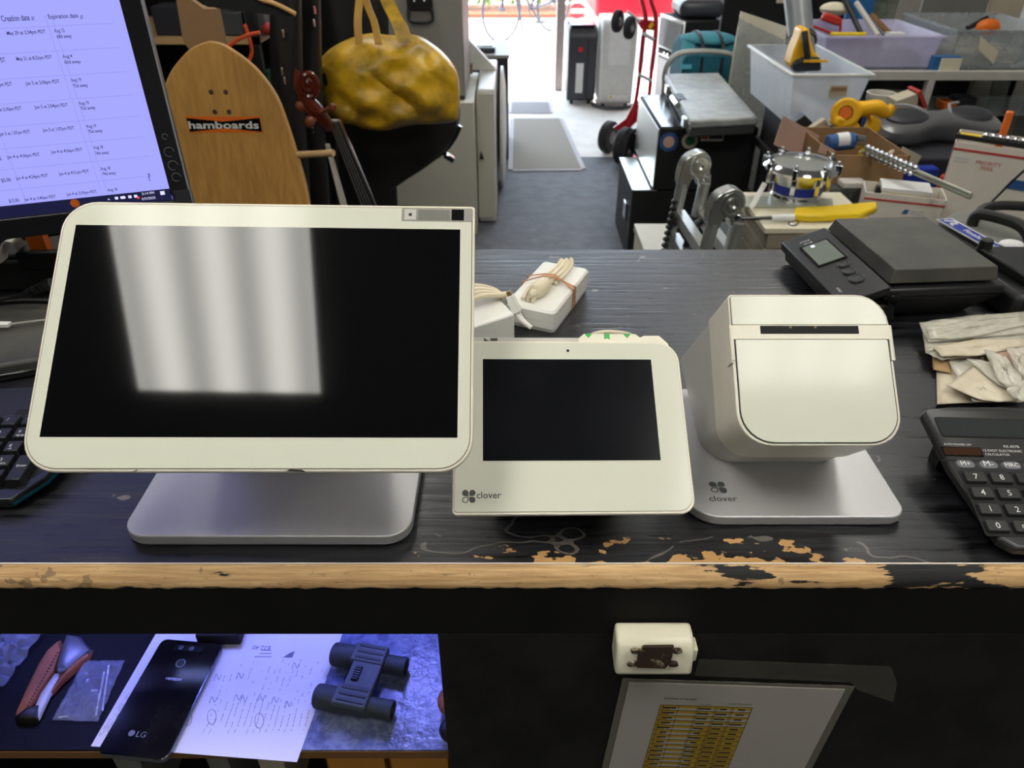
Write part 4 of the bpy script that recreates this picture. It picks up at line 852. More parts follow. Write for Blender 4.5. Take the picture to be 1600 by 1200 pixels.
# ================================================================== ON THE FRONT PANEL
def front_things():
    y = .4145
    a = at(966, 1000, y=y-.025); b = at(1090, 1000, y=y-.025); c = at(966, 1052, y=y-.025)
    t = thing('buzzer_box', 'small white box with a dark rusty mark, fixed under the counter edge', 'box', ((a.x+b.x)/2, y, c.z))
    z1 = at(1030, 985, y=y-.010).z; z0 = c.z
    k = Wd(t).m('buzzer_white'); pr = [(y-.0003, z0+.004), (y-.022, z0), (y-.030, z0+.004), (y-.026, z1-.010), (y-.020, z1-.002), (y-.012, z1), (y-.0003, z1)]
    k.slab([(a.x, p[0], p[1]) for p in pr], (b.x-a.x, 0, 0)); k.build('housing', t, bevel=.0035, seg=3)
    Wd(t).m('buzzer_white').box(b.x-.001, b.x+.004, y-.022, y-.008, z0+.012, z0+.028).build('side_hook', t, bevel=.0015)
    X = (1, 0, 0); Y = Vector((0, .004, (z1-.010-z0))).normalized(); F_ = frame(at(1022, 1027, y=y-.0290), X, Y)
    r = MB(FR[t.name].inverted() @ F_).m('rust'); r.prism([(-.014, -.011), (.010, -.012), (.014, -.006), (.0155, .0125), (-.010, .012), (-.0135, .003)], -.002, .0012)
    for x_, y_ in ((-.016, .007), (.019, .007), (-.018, -.008), (.017, -.008)): r.prism([(x_+.0042*cos(q*pi/7), y_+.0022*sin(q*pi/7)) for q in range(14)], -.002, .0014)
    r.build('dark_mark', t)
    # laminated notice
    M = frame((at(1153, 1066, y=y-.002)), (at(1331, 1072, y=y-.002)-at(975, 1060, y=y-.002)), (at(975, 1060, y=y-.002)-at(942, 1200, y=y-.002)))
    t = thing('laminated_notice', 'laminated schedule of charges with a yellow table on the front panel', 'notice', M)
    hw = (at(1331, 1072, y=y-.002)-at(975, 1060, y=y-.002)).length/2
    L().m('laminate').box(-hw-.001, hw+.003, -.27, .001, .0002, .0008).build('laminate_film', t)
    L().m('sheet_grey').box(-hw+.006, hw-.005, -.262, -.004, .0004, .0012).build('sheet', t)
    tl = onplane(M, 1032, 1099); tr = onplane(M, 1176, 1102); g = L().m('row_yellow'); rh = .0083; n = 24
    g.box(tl[0], tr[0], tl[1]-rh*n, tl[1], .0012, .0014).m('paper')
    for i in range(n): g.m('sheet_grey').box(tl[0]+.010, tl[0]+(tr[0]-tl[0])*(.5 if i > 3 else .99), tl[1]-rh*i-rh*.95, tl[1]-rh*i-rh*.55, .0013, .0015)
    g.m('ink')
    for i in range(n+1): g.box(tl[0], tr[0], tl[1]-rh*i-.0002, tl[1]-rh*i+.0002, .0014, .0016)
    for f in (0, .03, .20, .40, .42, .60, .62, .78, .80, 1): x = tl[0]+(tr[0]-tl[0])*f; g.box(x-.0002, x+.0002, tl[1]-rh*n, tl[1], .0014, .0016)
    r_ = random.Random(2)
    for i in range(n):
        for f in (.12, .50, .70, .90): x = tl[0]+(tr[0]-tl[0])*f; w_ = .004+r_.random()*.004; g.box(x-w_, x+w_*.6, tl[1]-rh*i-rh*.62, tl[1]-rh*i-rh*.38, .0015, .0017)
    g.build('charges_table', t)
    q = onplane(M, 1037, 1090); h = L().m('ink'); h.M = T(q[0], q[1], 0); h.text('Schedule of charges', .031, z=.0015, bold=.01); q = onplane(M, 1094, 1100); h.M = T(q[0], q[1]+.0008, 0); h.text('Cash Price', .010, z=.0015); q = onplane(M, 1138, 1100); h.M = T(q[0], q[1]+.0014, 0); h.text('Loan Duration', .022, z=.0015); h.build('heading', t)
    # torn strip of old tape behind the notice
    P = [(1092, 1030), (1180, 1034), (1392, 1042), (1402, 1066), (1396, 1098), (1340, 1078), (1330, 1066), (1086, 1056)]
    mb = MB().m('tape').slab([at(*p, y=y-.0012) for p in P], (0, .0006, 0)); one(mb, 'tape_strip', 'torn strip of dull clear tape above the notice', 'tape')
front_things()

# ================================================================== BEHIND THE COUNTER, LEFT
def slabpix(pix, y, d, m, root=None, mb=None, y2=None):   # traced outline standing at depth y, d deep
    mb = mb or (Wd(root) if root is not None else MB()); return mb.m(m).slab([at(p[0], p[1], y=y) for p in pix], (0, d, 0))
def left_back():
    # longboard standing upright, underside to the front
    M = vframe(360, 200, 1.78, 0, 8)
    pix = [(322, 65), (300, 74), (283, 90), (266, 112), (257, 135), (255, 152), (262, 185), (275, 235), (292, 300), (310, 380), (340, 470), (400, 500), (470, 470), (492, 400), (486, 340), (478, 290), (464, 240), (448, 190), (432, 150), (405, 112), (378, 88), (350, 70), (333, 65)]
    O = outline(M, pix, 3); c = M @ Vector((0, min(p[1] for p in O), 0))
    t = thing('longboard', 'wooden longboard standing on its tail with a black and orange logo sticker', 'skateboard', c); B = FR[t.name].inverted() @ M
    cx = sum(p[0] for p in O)/len(O); cy = sum(p[1] for p in O)/len(O); I = [(cx+(p[0]-cx)*.975, cy+(p[1]-cy)*.985) for p in O]
    d = MB(B).m('wood_edge').prism(O, -.012, -.002).prism(O, -.002, .0, top=I).m('wood_board').prism(I, -.001, .0006); d.build('deck', t)
    for px, py in ((330, 144), (353, 144), (336, 175), (358, 175)):
        p = onplane(M, px, py); MB(B @ T(p[0], p[1], 0)).m('ink').lathe([(.0055, .0004), (.0055, .0012), (.003, .0006)], 12).build('truck_hole', t)
    q = [onplane(M, *p) for p in ((290, 182), (407, 182), (411, 207), (296, 207))]; b = MB(B).m('tool_orange').prism(list(reversed(q)), .0006, .0012)
    q = [onplane(M, *p) for p in ((291, 184), (348, 190), (406, 184), (410, 206), (352, 200), (297, 206))]; b.m('black_gloss').prism(list(reversed(q)), .0012, .0015)
    a = onplane(M, 296, 201); e = onplane(M, 405, 200); b.M = b.B @ T(a[0], a[1], 0); b.m('print_white').text('hamboards', e[0]-a[0], h=.0165, z=.0018, bold=.02); b.build('logo_sticker', t)
    # black board above, its tan edge showing
    t = thing('black_skateboard', 'black skate deck with a thin tan edge at the very top, above the longboard', 'skateboard', at(380, 10, y=1.62))
    P = [(250, -60), (300, -4), (318, 8), (345, 14), (400, 20), (440, 26), (461, 24), (440, 8), (400, -6), (370, -40)]
    slabpix(P, 1.60, .012, 'black_matte', t).build('grip_top', t); e = Wd(t).m('wood_edge'); e.tube([at(*p, y=1.598) for p in ((370, -40), (400, -5), (425, 4), (445, 13), (462, 22))], .0045, 8).build('deck_edge', t)
    # brown wooden offcut
    one(slabpix([(272, -20), (318, 14), (337, 14), (349, 72), (330, 90), (300, 84), (286, 64)], 1.93, .03, 'cardboard'), 'wood_offcut', 'pale brown wooden board end sticking out above the longboard tip', 'board')
    # dark shelving behind with edges and clutter
    t = thing('storage_rack', 'dark storage rack with deep shelves behind the longboard', 'rack', (-1.35, 2.5, 0))
    for z in (.06, .42, .80, 1.13, 1.46): Wd(t).m('steel_shelf' if z != 1.13 else 'dowel').box(-2.3, -.76, 2.40, 2.85, z, z+.018).build('shelf', t)
    for x in (-2.3, -.785):
        for y in (2.40, 2.825): Wd(t).m('black_matte').box(x, x+.025, y, y+.025, 0, 2.2).build('post', t)
    Wd(t).m('black_matte').box(-2.3, -.76, 2.86, 2.87, 0, 2.2).build('back_sheet', t)
    for px, py, w_, h_, m, lab, n in ((262, 84, .10, .07, 'steel_dark', 'grey ridged metal tray on the dark shelf beside the monitor', 'metal_tray'), (262, 30, .10, .06, 'ink', 'dark bundle on the shelf just right of the monitor', 'dark_bundle'),
                             (398, 45, .06, .05, 'steel_shelf', 'grey box on the shelf behind the orange cord', 'grey_box'), (358, 44, .08, .045, 'steel_shelf', 'dull grey box on the shelf above the longboard nose', 'grey_box')):
        p = at(px, py, y=2.42); z = 1.1485 if p.z > 1.14 else .8185
        one(MB().m(m).box(p.x-w_/2, p.x+w_/2, 2.43, 2.53, z, z+h_+.02), n, lab, 'box', bevel=.004)
    one(MB().m('poster_red').ball((at(421, 42, y=2.45).x, 2.44, 1.1483+.018), (.025, .02, .018)), 'red_ornament', 'small dark red round item on the shelf right of the orange cord', 'ornament')
    mb = MB().m('orange_cord').tube([at(*p, y=1.9) for p in ((352, 78), (360, 70), (375, 60), (390, 54), (406, 51))], .0045, 8); one(mb, 'orange_rope', 'orange cord arching behind the longboard edge', 'cord')
    mb = MB().m('orange_cord').tube([at(*p, y=1.93) for p in ((382, 38), (387, 52), (392, 70), (393, 85), (386, 100))], .0045, 8); one(mb, 'orange_rope', 'orange cord hanging down, crossing the arched one', 'cord')
    one(MB().m('green_cloth').slab([at(412, 112, y=2.43), at(437, 112, y=2.43), at(440, 170, y=2.43)+Vector((0, 0, 0)), Vector((at(440, 170, y=2.43).x, 2.43, .8186)), Vector((at(415, 170, y=2.43).x, 2.43, .8186))], (0, .05, 0)), 'green_packet', 'green packet with an orange stripe beside the longboard edge', 'packet')
    one(MB().m('panel_grey').slab([at(421, 72, y=2.5), at(434, 80, y=2.5), Vector((at(438, 118, y=2.5).x, 2.5, .8186)), Vector((at(418, 118, y=2.5).x, 2.5, .8186))], (0, .03, 0)), 'grey_wedge', 'dull grey wedge above the green packet', 'wedge')
    # black gig bags hanging in the gloom, small bright buckles
    for i, (x0, x1, y, lab) in enumerate(((424, 470, 2.12, 'black instrument bag hanging left of the carved scroll, dotted with bright buckles'), (456, 500, 2.24, 'black instrument bag hanging directly above the carved scroll'), (503, 606, 2.42, 'black instrument bag hanging behind the yellow bag handles'))):
        M = vframe((x0+x1)/2, 180, y+(.66 if i == 2 else 0)); O = outline(M, [(x0+8, -70), (x1-8, -70), (x1, -20), (x1+4, 150), (x1+16, 330), (x1+10, 420), (x0+30, 420), (x0+12, 330), (x0, 150), (x0-2, -20)], 3)
        t = thing('instrument_bag', lab, 'bag', M @ Vector((0, min(p[1] for p in O), 0)), 'black instrument bags on the left'); B = FR[t.name].inverted() @ M
        MB(B).m('case_black').puff(O, .045, .04, noise=lambda a, b: .008*sin(a*40)*cos(b*11)).build('bag_body', t)
        if i < 2:
            for px, py in (((448, 106), (452, 120), (450, 48)) if i == 0 else ((497, 12), (496, 32), (494, 196))):
                p = onplane(M, px, py); MB(B @ T(p[0], p[1], .046)).m('chrome').box(-.003, .003, -.010, .010, -.004, .004).build('buckle', t, bevel=.0015)
    # cello: carved scroll, pegs, fingerboard; body goes down behind the counter
    y = 1.86; t = thing('cello', 'dark red cello scroll, pegs and grey fingerboard left of the yellow bag', 'cello', at(600, 700, y=2.05)); FRt = FR[t.name]
    s = Wd(t).m('varnish_red'); c = at(481, 132, y=y); R1 = .030
    M = vframe(481, 130, y, 20); sc = MB(FRt.inverted() @ M).m('varnish_red'); P = []
    for i in range(34):
        a = i/33*2.6*2*pi*.72; rr = .031*(1-i/44); P.append((rr*cos(a+2.2)*.85, rr*sin(a+2.2)*1.15, .004+i*.0004))
    sc.tube(P, [.011-.0002*i for i in range(34)], 10, smooth=False).lathe([(.024, -.012), (.026, 0), (.020, .010), (.006, .018)], 24); so_ = sc.build('scroll', t)
    pb = Wd(t).m('varnish_red').tube([at(474, 140, y=y), at(478, 156, y=y), at(492, 172, y=y+.01), at(508, 190, y=y+.02), at(514, 200, y=y+.03)], [.018, .020, .021, .017, .014], 12); pb.build('pegbox', t)
    for px, py, qx, qy, r_ in ((486, 178, 468, 166, .013), (494, 186, 484, 190, .016), (500, 176, 520, 168, .012)):
        Wd(t).m('peg_wood').cyl(at(px, py, y=y), at(qx, qy, y=y-.02), .005, .006).ball(at(qx, qy, y=y-.03), (r_*.8, r_*.6, r_*.9), 14, 8).build('peg', t)
    A, Bq = at(520, 190, y=y+.03), at(572, 318, y=y+.12); d_ = (Bq-A); E_ = A+d_*1.25; Wd(t).m('fingerboard').slab([A+Vector((-.013, 0, 0)), A+Vector((.014, 0, 0)), E_+Vector((.026, 0, 0)), E_+Vector((-.022, 0, 0))], (0, .014, .004)).build('fingerboard', t, bevel=.004)
    Wd(t).m('varnish_red').slab([A+Vector((-.014, .012, 0)), A+Vector((.015, .012, 0)), E_+Vector((.022, .012, 0)), E_+Vector((-.024, .012, 0))], (0, .02, 0)).build('neck', t, bevel=.006)
    for k in range(4): Wd(t).m('string_metal').cyl(A+Vector((-.008+.005*k, -.004, .004)), E_+Vector((-.014+.009*k, -.004, .004)), .0010, n=6).build('string', t)
    M = RZ(0) @ RX(90-12); M.translation = E_+Vector((.03, .04, -.30)); O = smooth2([(0, .30), (.09, .29), (.16, .20), (.15, .10), (.11, .03), (.13, -.06), (.20, -.16), (.20, -.28), (.12, -.38), (0, -.40), (-.12, -.38), (-.20, -.28), (-.20, -.16), (-.13, -.06), (-.11, .03), (-.15, .10), (-.16, .20), (-.09, .29)], 3)
    MB(FRt.inverted() @ M).m('varnish_red').prism(O, -.10, -.01).prism(O, -.01, .012, top=[(a*.8, b*.9) for a, b in O]).build('cello_body', t)
    # dowel and metal rod beside it
    one(MB().m('dowel').cyl(at(466, 242, y=1.76), at(521, 239, y=1.72), .008, n=12), 'wooden_dowel', 'short pale dowel sticking out right of the longboard', 'dowel')
    one(MB().m('steel_shelf').m('satin_grey').slab([at(508, 226, y=1.90), at(514, 226, y=1.90), at(548, 345, y=1.90), at(538, 345, y=1.90)], (0, .01, 0)), 'metal_strip', 'slim grey metal strip standing left of the cello fingerboard', 'strip')
    # big black case with chrome latch under the bag
    M = vframe(640, 230, 2.76, 8, 0); O = outline(M, [(520, 130), (600, 90), (700, 120), (717, 160), (718, 190), (708, 215), (690, 236), (650, 262), (600, 298), (568, 328), (574, 420), (566, 508), (538, 508), (528, 400), (524, 200)], 3)
    t = thing('guitar_case', 'large black instrument case below the yellow bag, tilted, with a chrome latch', 'case', M @ Vector((0, min(p[1] for p in O), 0))); B = FR[t.name].inverted() @ M
    MB(B).m('case_black').puff(O, .10, .10, e=.3).build('case_shell', t)
    E2 = [onplane(M, *p) for p in ((718, 196), (708, 217), (690, 238), (650, 264), (600, 300), (565, 328))]; MB(B).m('black_gloss').tube([(p[0], p[1], .0) for p in E2], .012, 8).build('rim', t)
    p = onplane(M, 702, 244); MB(B @ T(p[0], p[1], .02) @ RZ(-35)).m('chrome').box(-.022, .020, -.012, .010, -.02, .012).build('latch', t, bevel=.005)
    # yellow bag
    M = vframe(610, 130, 2.44, 10, 0)
    O = outline(M, [(497, 100), (502, 90), (520, 74), (550, 60), (580, 53), (612, 57), (650, 55), (680, 72), (700, 90), (714, 112), (718, 140), (717, 170), (712, 186), (676, 190), (640, 192), (600, 200), (570, 198), (548, 190), (530, 186), (512, 170), (503, 140)], 3)
    t = thing('yellow_bag', 'worn yellow canvas bag with two tan handles, hanging above the black case', 'bag', M @ Vector((0, min(p[1] for p in O), 0))); B = FR[t.name].inverted() @ M
    def wr(x, y_):
        u = x*18+4*y_+.9*sin(y_*21); f1 = abs(sin(u))**.6; return .024*f1+.010*sin(x*31-y_*44)*sin(y_*20)+.006*sin(y_*70+x*35)-.012
    MB(B).m('leather_yellow').puff(O, .12, .12, rings=22, e=.42, noise=wr).build('bag_body', t, sub=1)
    hd = MB(B)
    def hp(px, py, z): a = onplane(M, px, py); return (a[0], a[1], z)
    hd.m('strap_tan').strap([hp(561, 66, .06), hp(559, 30, .04), (hp(563, -10, 0)), hp(572, -60, -.02)], (.022, 0, .004), .004); hd.build('handle', t)
    hd = MB(B).m('strap_tan').strap([hp(590, 60, .10), hp(584, 30, .06), hp(572, 0, .02), hp(566, -50, -.02)], (.020, 0, .01), .004); hd.build('handle', t)
    hd = MB(B).m('leather_yellow').strap([hp(630, 58, .10), hp(620, 30, .07), hp(604, -2, .03), hp(590, -50, -.02)], (.040, 0, .004), .004); hd.build('handle', t)
    hd = MB(B).m('strap_tan').strap([hp(638, 56, .08), hp(630, 34, .06), hp(612, 4, .02), hp(596, -50, -.02)], (.012, 0, .02), .004); hd.build('handle', t)
    p = onplane(M, 508, 117); MB(B @ T(p[0]+.010, p[1], .045)).m('case_black').ball((0, 0, 0), (.018, .034, .03)).build('dark_patch', t)
    # cabinets
    t = thing('grey_cabinet', 'grey metal cabinet with a black latch, standing on the beige cabinet', 'cabinet', (-.6, 3.9, .6715))
    zt = 1.9; x1 = at(726, 120, y=3.71).x; x0 = at(598, 120, y=3.71).x
    Wd(t).m('cab_grey').box(x0, x1, 3.71, 4.25, .672, zt).build('body', t, bevel=.006); Wd(t).m('ink').box(x0+.004, x1-.004, 3.706, 3.712, .674, .690).build('base_gap', t)
    lt = Wd(t).m('black_plastic'); q = at(657, 10, y=3.70); lt.box(q.x-.06, q.x+.055, 3.685, 3.709, q.z-.012, q.z+.05); lt.tube([Vector((q.x-.055, 3.69, q.z-.01)), Vector((q.x-.05, 3.68, q.z-.055)), Vector((q.x, 3.675, q.z-.062)), Vector((q.x+.05, 3.68, q.z-.055)), Vector((q.x+.05, 3.69, q.z-.01))], .008, 8)
    lt.build('latch', t, bevel=.004)
    for k in (-.025, .02): Wd(t).m('chrome').ball((q.x+k, 3.684, q.z+.022), .006).build('rivet', t)
    t = thing('beige_cabinet', 'beige metal cabinet under the grey one, beside the aisle', 'cabinet', (-.5, 3.9, 0))
    xm = at(741, 200, y=3.66).x; Wd(t).m('cab_beige').box(-1.2, xm, 3.66, 4.35, .0005, .670).build('body', t, bevel=.004)
    xr = at(774, 200, y=3.88).x; t = thing('white_cabinet', 'white enamelled cabinet with a small black handle, beside the aisle', 'cabinet', (xr-.07, 4.1, 0))
    Wd(t).m('cab_white').box(xm+.006, xr, 3.84, 4.62, .0005, .690).build('body', t, bevel=.012, seg=3)
    Wd(t).m('cab_beige').box(xm+.004, xr-.004, 3.822, 3.838, .03, .675).build('door', t, bevel=.004)
    q = at(752, 245, y=3.815); h = Wd(t).m('black_plastic').slab([(q.x-.010, 3.815, q.z-.014), (q.x+.014, 3.815, q.z-.014), (q.x, 3.815, q.z+.03)], (0, .008, 0)); h.build('handle', t)
    # white sloped panel on the cabinet
    t = one(MB().m('cab_white').slab([at(722, 40, y=4.3), at(776, 99, y=4.3), at(722, 99, y=4.3)], (0, .05, 0)), 'sloped_panel', 'white triangular sloped panel standing on the white cabinet', 'panel'); t.location.z = .692
    one(MB().m('cardboard').box(at(729, 95, y=4.2).x-.012, at(729, 95, y=4.2).x+.03, 4.2, 4.25, .6915, .735), 'brown_block', 'small brown block on the white cabinet beside the grey one', 'block')
    # dark cupboard by the door with things on top, round white panel leaning on it
    xa = at(745, 90, y=4.95).x; xb = at(794, 90, y=4.95).x; ztp = at(770, 86, y=4.95).z
    t = thing('dark_cupboard', 'dark purple-brown cupboard beside the doorway, left of the mats', 'cupboard', ((xa+xb)/2, 5.2, 0)); Wd(t).m('dark_purple').box(xa-.3, xb, 4.95, 5.5, .0005, ztp-.02).build('body', t, bevel=.006)
    Wd(t).m('cab_grey').box(xa-.3, xb+.01, 4.94, 5.51, ztp-.019, ztp).build('top_board', t, bevel=.003)
    t = thing('small_keyboard', 'small dark keyboard-like item on top of the dark cupboard', 'keyboard', (at(758, 75, y=5.1).x, 5.1, ztp)); p = FR[t.name].translation
    Wd(t).m('ac_dark').box(p.x-.09, p.x+.065, 5.02, 5.18, ztp+.0006, ztp+.03).build('body', t, bevel=.006); k = Wd(t).m('sticker_white').box(p.x-.05, p.x+.05, 5.06, 5.15, ztp+.03, ztp+.036).build('key_block', t, bevel=.003)
    M = RY(-90); M.translation = Vector((xr+.015, 4.45, .345)); mb = MB(M @ RZ(0)).m('cab_white').lathe([(.02, -.0), (.25, -.0), (.335, -.006), (.335, -.020), (.24, -.034), (.02, -.04)], 40).m('ink'); one(mb, 'round_white_panel', 'round white dish-shaped panel leaning on the side of the white cabinet', 'panel')
left_back()

# ================================================================== DOORWAY AND STREET
def street():
    # bicycle outside
    y0 = 9.7; c1 = at(784, 24, y=y0); a = R(50); t = thing('bicycle', 'pale bicycle parked outside the doorway, washed out by daylight', 'bicycle', (c1.x+.3, y0, -.02)); r = .34
    M = T(c1.x, y0, r-.018) @ RZ(50); Bm = FR[t.name].inverted() @ M
    for dx in (0, 1.02):
        b = MB(Bm).m('bike_grey'); b.tube([(dx+r*cos(k*pi/18), 0, r*sin(k*pi/18)) for k in range(36)], .016, 8, smooth=False, closed=True); bo = b.build('wheel', t)
        s = MB(Bm).m('bike_grey').cyl((dx, -.04, 0), (dx, .04, 0), .02)
        for k in range(14): s.cyl((dx, 0, 0), (dx+r*cos(k*pi/7), 0, r*sin(k*pi/7)), .0015, n=4)
        s.build('spokes', bo)
    f = MB(Bm).m('bike_grey')
    for p, q in (((0, 0, 0), (.12, 0, .55)), ((.12, 0, .55), (.14, 0, .66)), ((.13, 0, .50), (.56, 0, -.05)), ((.14, 0, .58), (.68, 0, .46)), ((.56, 0, -.05), (.72, 0, .58)), ((.56, 0, -.05), (1.02, 0, 0)), ((1.02, 0, 0), (.69, 0, .46))): f.cyl(p, q, .018)
    f.build('frame', t); MB(Bm).m('rubber').box(.62, .86, -.06, .06, .56, .60).build('saddle', t, bevel=.015); MB(Bm).m('bike_grey').tube([(.02, -.28, .68), (.12, -.2, .70), (.14, 0, .70), (.12, .2, .70), (.02, .28, .68)], .014, 8).build('handlebar', t)
    MB(Bm).m('ac_dark').tube([(.56+.09*cos(k*pi/8), -.04, -.05+.09*sin(k*pi/8)) for k in range(16)], .008, 6, closed=True).cyl((.56, -.12, -.17), (.56, -.02, -.05), .012).box(.50, .62, -.18, -.10, -.19, -.165).build('crankset', t)
    MB(Bm).m('bike_grey').cyl((.2, -.03, .20), (.30, -.10, -.315), .02, .012).build('kickstand', t)
    # hedge with soil strip
    mb = MB().m('leaf_green'); r_ = random.Random(4)
    for i in range(2600):
        x = -2.6+r_.random()*5.0; y = 11.9+r_.random()*.7; z = .12+r_.random()*.9; s = .05+.04*r_.random(); d = Vector((r_.uniform(-1, 1), r_.uniform(-1, .2), r_.uniform(-.3, 1))).normalized(); e = d.orthogonal().normalized(); g = d.cross(e)
        p = Vector((x, y, z)); mb.add([p-e*s, p+g*s*.45, p+e*s, p-g*s*.45], [(0, 1, 2, 3)])
    h = mb.build('hedge', None); tag(h, 'flowering green hedge across the pavement outside the doorway', 'hedge', kind='stuff')
    one(MB().m('soil').box(-2.7, 2.5, 11.6, 12.7, -.0195, .03), 'planting_bed', 'reddish soil strip along the foot of the hedge', 'soil')
    # stop sign
    c = at(902, 17, y=11.0); M = RX(90); M.translation = c; t = thing('stop_sign', 'red octagonal sign with a pale band, outside right of the door post', 'sign', (c.x, 11.05, -.02)); B = FR[t.name].inverted() @ M; q = .105
    MB(B).m('sign_red').prism([(q*cos(R(22.5+45*k)), q*sin(R(22.5+45*k))) for k in range(8)], 0, .006).build('plate', t); MB(B).m('cardboard_pink').box(-.09, .09, -.03, .03, .006, .008).m('sticker_white').use(T(0, -.022, 0)).text('STOP', .15, h=.044, align='C', z=.009).build('lettering', t)
    Wd(t).m('satin_grey').cyl((c.x, 11.03, -.019), (c.x, 11.03, c.z), .015).build('post', t)
    # red stall with white lower panel, far right outside
    x0 = at(930, 10, y=8.3).x; t = thing('market_stall', 'red topped stall with white lower panel outside, beyond the white unit and hand truck', 'stall', (x0+1, 8.8, -.02)); zb = at(980, 28, y=8.3).z
    Wd(t).m('red_car').box(x0, x0+2.6, 8.3, 9.9, zb, zb+1.0).build('red_panel', t, bevel=.04, seg=3)
    Wd(t).m('sticker_white').box(x0+.04, x0+2.56, 8.34, 9.86, -.0195, zb-.001).build('lower_panel', t)
street()

def near_door():
    # portable units standing inside the doorway
    def unit(pl, pr, pt, pb, y, m, lab, dark):
        x0 = at(pl, pb, y=y).x; x1 = at(pr, pb, y=y).x; zt = at(pl, pt, y=y).z
        t = thing('portable_air_conditioner', lab, 'air conditioner', ((x0+x1)/2, y+.15, 0)); w_ = x1-x0
        O = rrect(0, .36, .035, zt, (.10, .03, .02, .02), 6); b = Wd(t).m(m); b.slab([(x0, y+p[0], p[1]) for p in O], (w_, 0, 0)); b.build('shell', t, bevel=.018, seg=3)
        for dx in (.03, w_-.06):
            for dy in (.05, .28): Wd(t).m('rubber').use(T(x0+dx+.015, y+dy, .022) @ RY(90)).lathe([(.021, -.012), (.021, .012)], 12).build('caster', t)
        if dark:
            Wd(t).m('sticker_white').box(x0+.07, x0+.13, y-.004, y+.0, .10, .33).build('label_strip', t); Wd(t).m('rubber').box(x0+w_*.66, x0+w_*.70, y-.004, y+.002, .05, zt-.09).build('side_groove', t); Wd(t).m('sign_red').use(T(x0+.10, y-.002, zt-.17) @ RX(90)).lathe([(.02, 0), (.018, .004)], 12).build('red_badge', t)
            Wd(t).m('black_gloss').box(x0+.02, x1-.02, y+.03, y+.20, zt, zt+.006).build('top_grille', t)
        else:
            Wd(t).m('sticker_white').box(x0+.06, x1-.05, y-.006, y, .34, zt-.05).build('upper_panel', t); Wd(t).m('sticker_white').box(x0+.08, x1-.04, y-.006, y, .06, .11).build('lower_label', t); Wd(t).m('level_yellow').box(x0+.09, x0+.11, y-.008, y-.004, .08, .10).build('warning_mark', t)
    unit(885, 929, 41, 153, 6.45, 'ac_dark', 'dark grey portable air conditioner just right of the door post', True)
    unit(935, 988, 30, 151, 6.35, 'ac_white', 'white portable air conditioner between the dark one and the hand truck', False)
    mb = MB().m('ac_dark').tube([at(*p, z=.02) for p in ((925, 162), (945, 168), (975, 168), (998, 160))], .014, 8); one(mb, 'floor_cable', 'dark cord lying on the floor in front of the white air conditioner', 'cord')
    # red hand truck
    y = 5.0; t = thing('hand_truck', 'red hand truck with black tires standing beside the doorway', 'hand truck', (at(968, 235, y=y).x, y, 0)); r = .118
    def P(px, py, yy): return at(px, py, y=yy)
    for px, py, yy in ((952, 200, 5.12), (977, 214, 4.86)):
        c = P(px, py, yy); rr = .105 if yy > 5 else .118; b = Wd(t); b.M = b.B @ T(c.x, yy, rr+.001) @ RZ(-35) @ RY(90); b.m('rubber').lathe([(rr*.45, -.03), (rr*.9, -.033), (rr, -.02), (rr, .02), (rr*.9, .033), (rr*.45, .03)], 32); wo = b.build('wheel', t)
        b = Wd(t); b.M = b.B @ T(c.x, yy, rr+.001) @ RZ(-35) @ RY(90); b.m('hub_grey').lathe([(.01, -.036), (rr*.5, -.028), (rr*.5, .028), (.01, .036)], 24).build('hub', wo)
    for px, py in ((965, 33), (981, 40)):
        c = P(px, py, 4.95); b = Wd(t); b.M = b.B @ T(c.x, 4.95 if px < 970 else 4.87, c.z) @ RZ(-30) @ RY(90); b.m('rubber').lathe([(.025, -.018), (.058, -.018), (.064, -.01), (.064, .01), (.058, .018), (.025, .018)], 24).m('chrome').lathe([(.004, -.03), (.026, -.018), (.026, .018), (.004, .03)], 14).build('caster_wheel', t)
    for pts in (((997, -20), (1005, 10), (1009, 32), (1005, 60), (1001, 100), (997, 135), (990, 175), (980, 200)), ((1012, -20), (1018, 5), (1025, 30), (1023, 70), (1018, 110), (1014, 150), (1006, 190), (1000, 230))):
        b = Wd(t).m('red_paint').tube([P(a, b_, y) for a, b_ in pts], .014, 10); b.build('rail', t)
    Wd(t).m('red_paint').slab([P(993, 29, y), P(1026, 33, y), P(1024, 48, y), P(1002, 46, y)], (0, .03, 0)).build('top_plate', t, bevel=.004)
    Wd(t).m('red_paint').slab([P(958, 200, y), P(978, 186, y), P(991, 160, y), P(999, 165, y), P(996, 190, y), P(985, 200, y), P(965, 204, y)], (0, .02, 0)).build('axle_bracket', t, bevel=.004)
    for a, b_ in (((997, 116), (1018, 126)), ((1004, 52), (1022, 62))): Wd(t).m('strap_white').cyl(P(*a, y-.01), P(*b_, y-.01), .011, n=8).build('cross_bar', t)
    Wd(t).m('red_paint').box(P(965, 235, y).x-.02, P(965, 235, y).x+.14, 4.93, 5.05, .002, .010).build('toe_plate', t)
    Wd(t).m('strap_white').cyl(P(980, 17, 4.93), P(1000, 34, 4.93), .008, n=8).build('caster_arm', t); Wd(t).m('level_yellow').slab([P(1013, 42, y-.02), P(1019, 34, y-.02), P(1022, 38, y-.02), P(1016, 47, y-.02)], (0, .01, 0)).build('yellow_tag', t); Wd(t).m('sticker_white').puff([onplane(vframe(996, 80, 4.97), *p) for p in ((986, 60), (1000, 52), (1004, 70), (996, 84))], .01).build('paper_tag', t) if 0 else None
near_door()

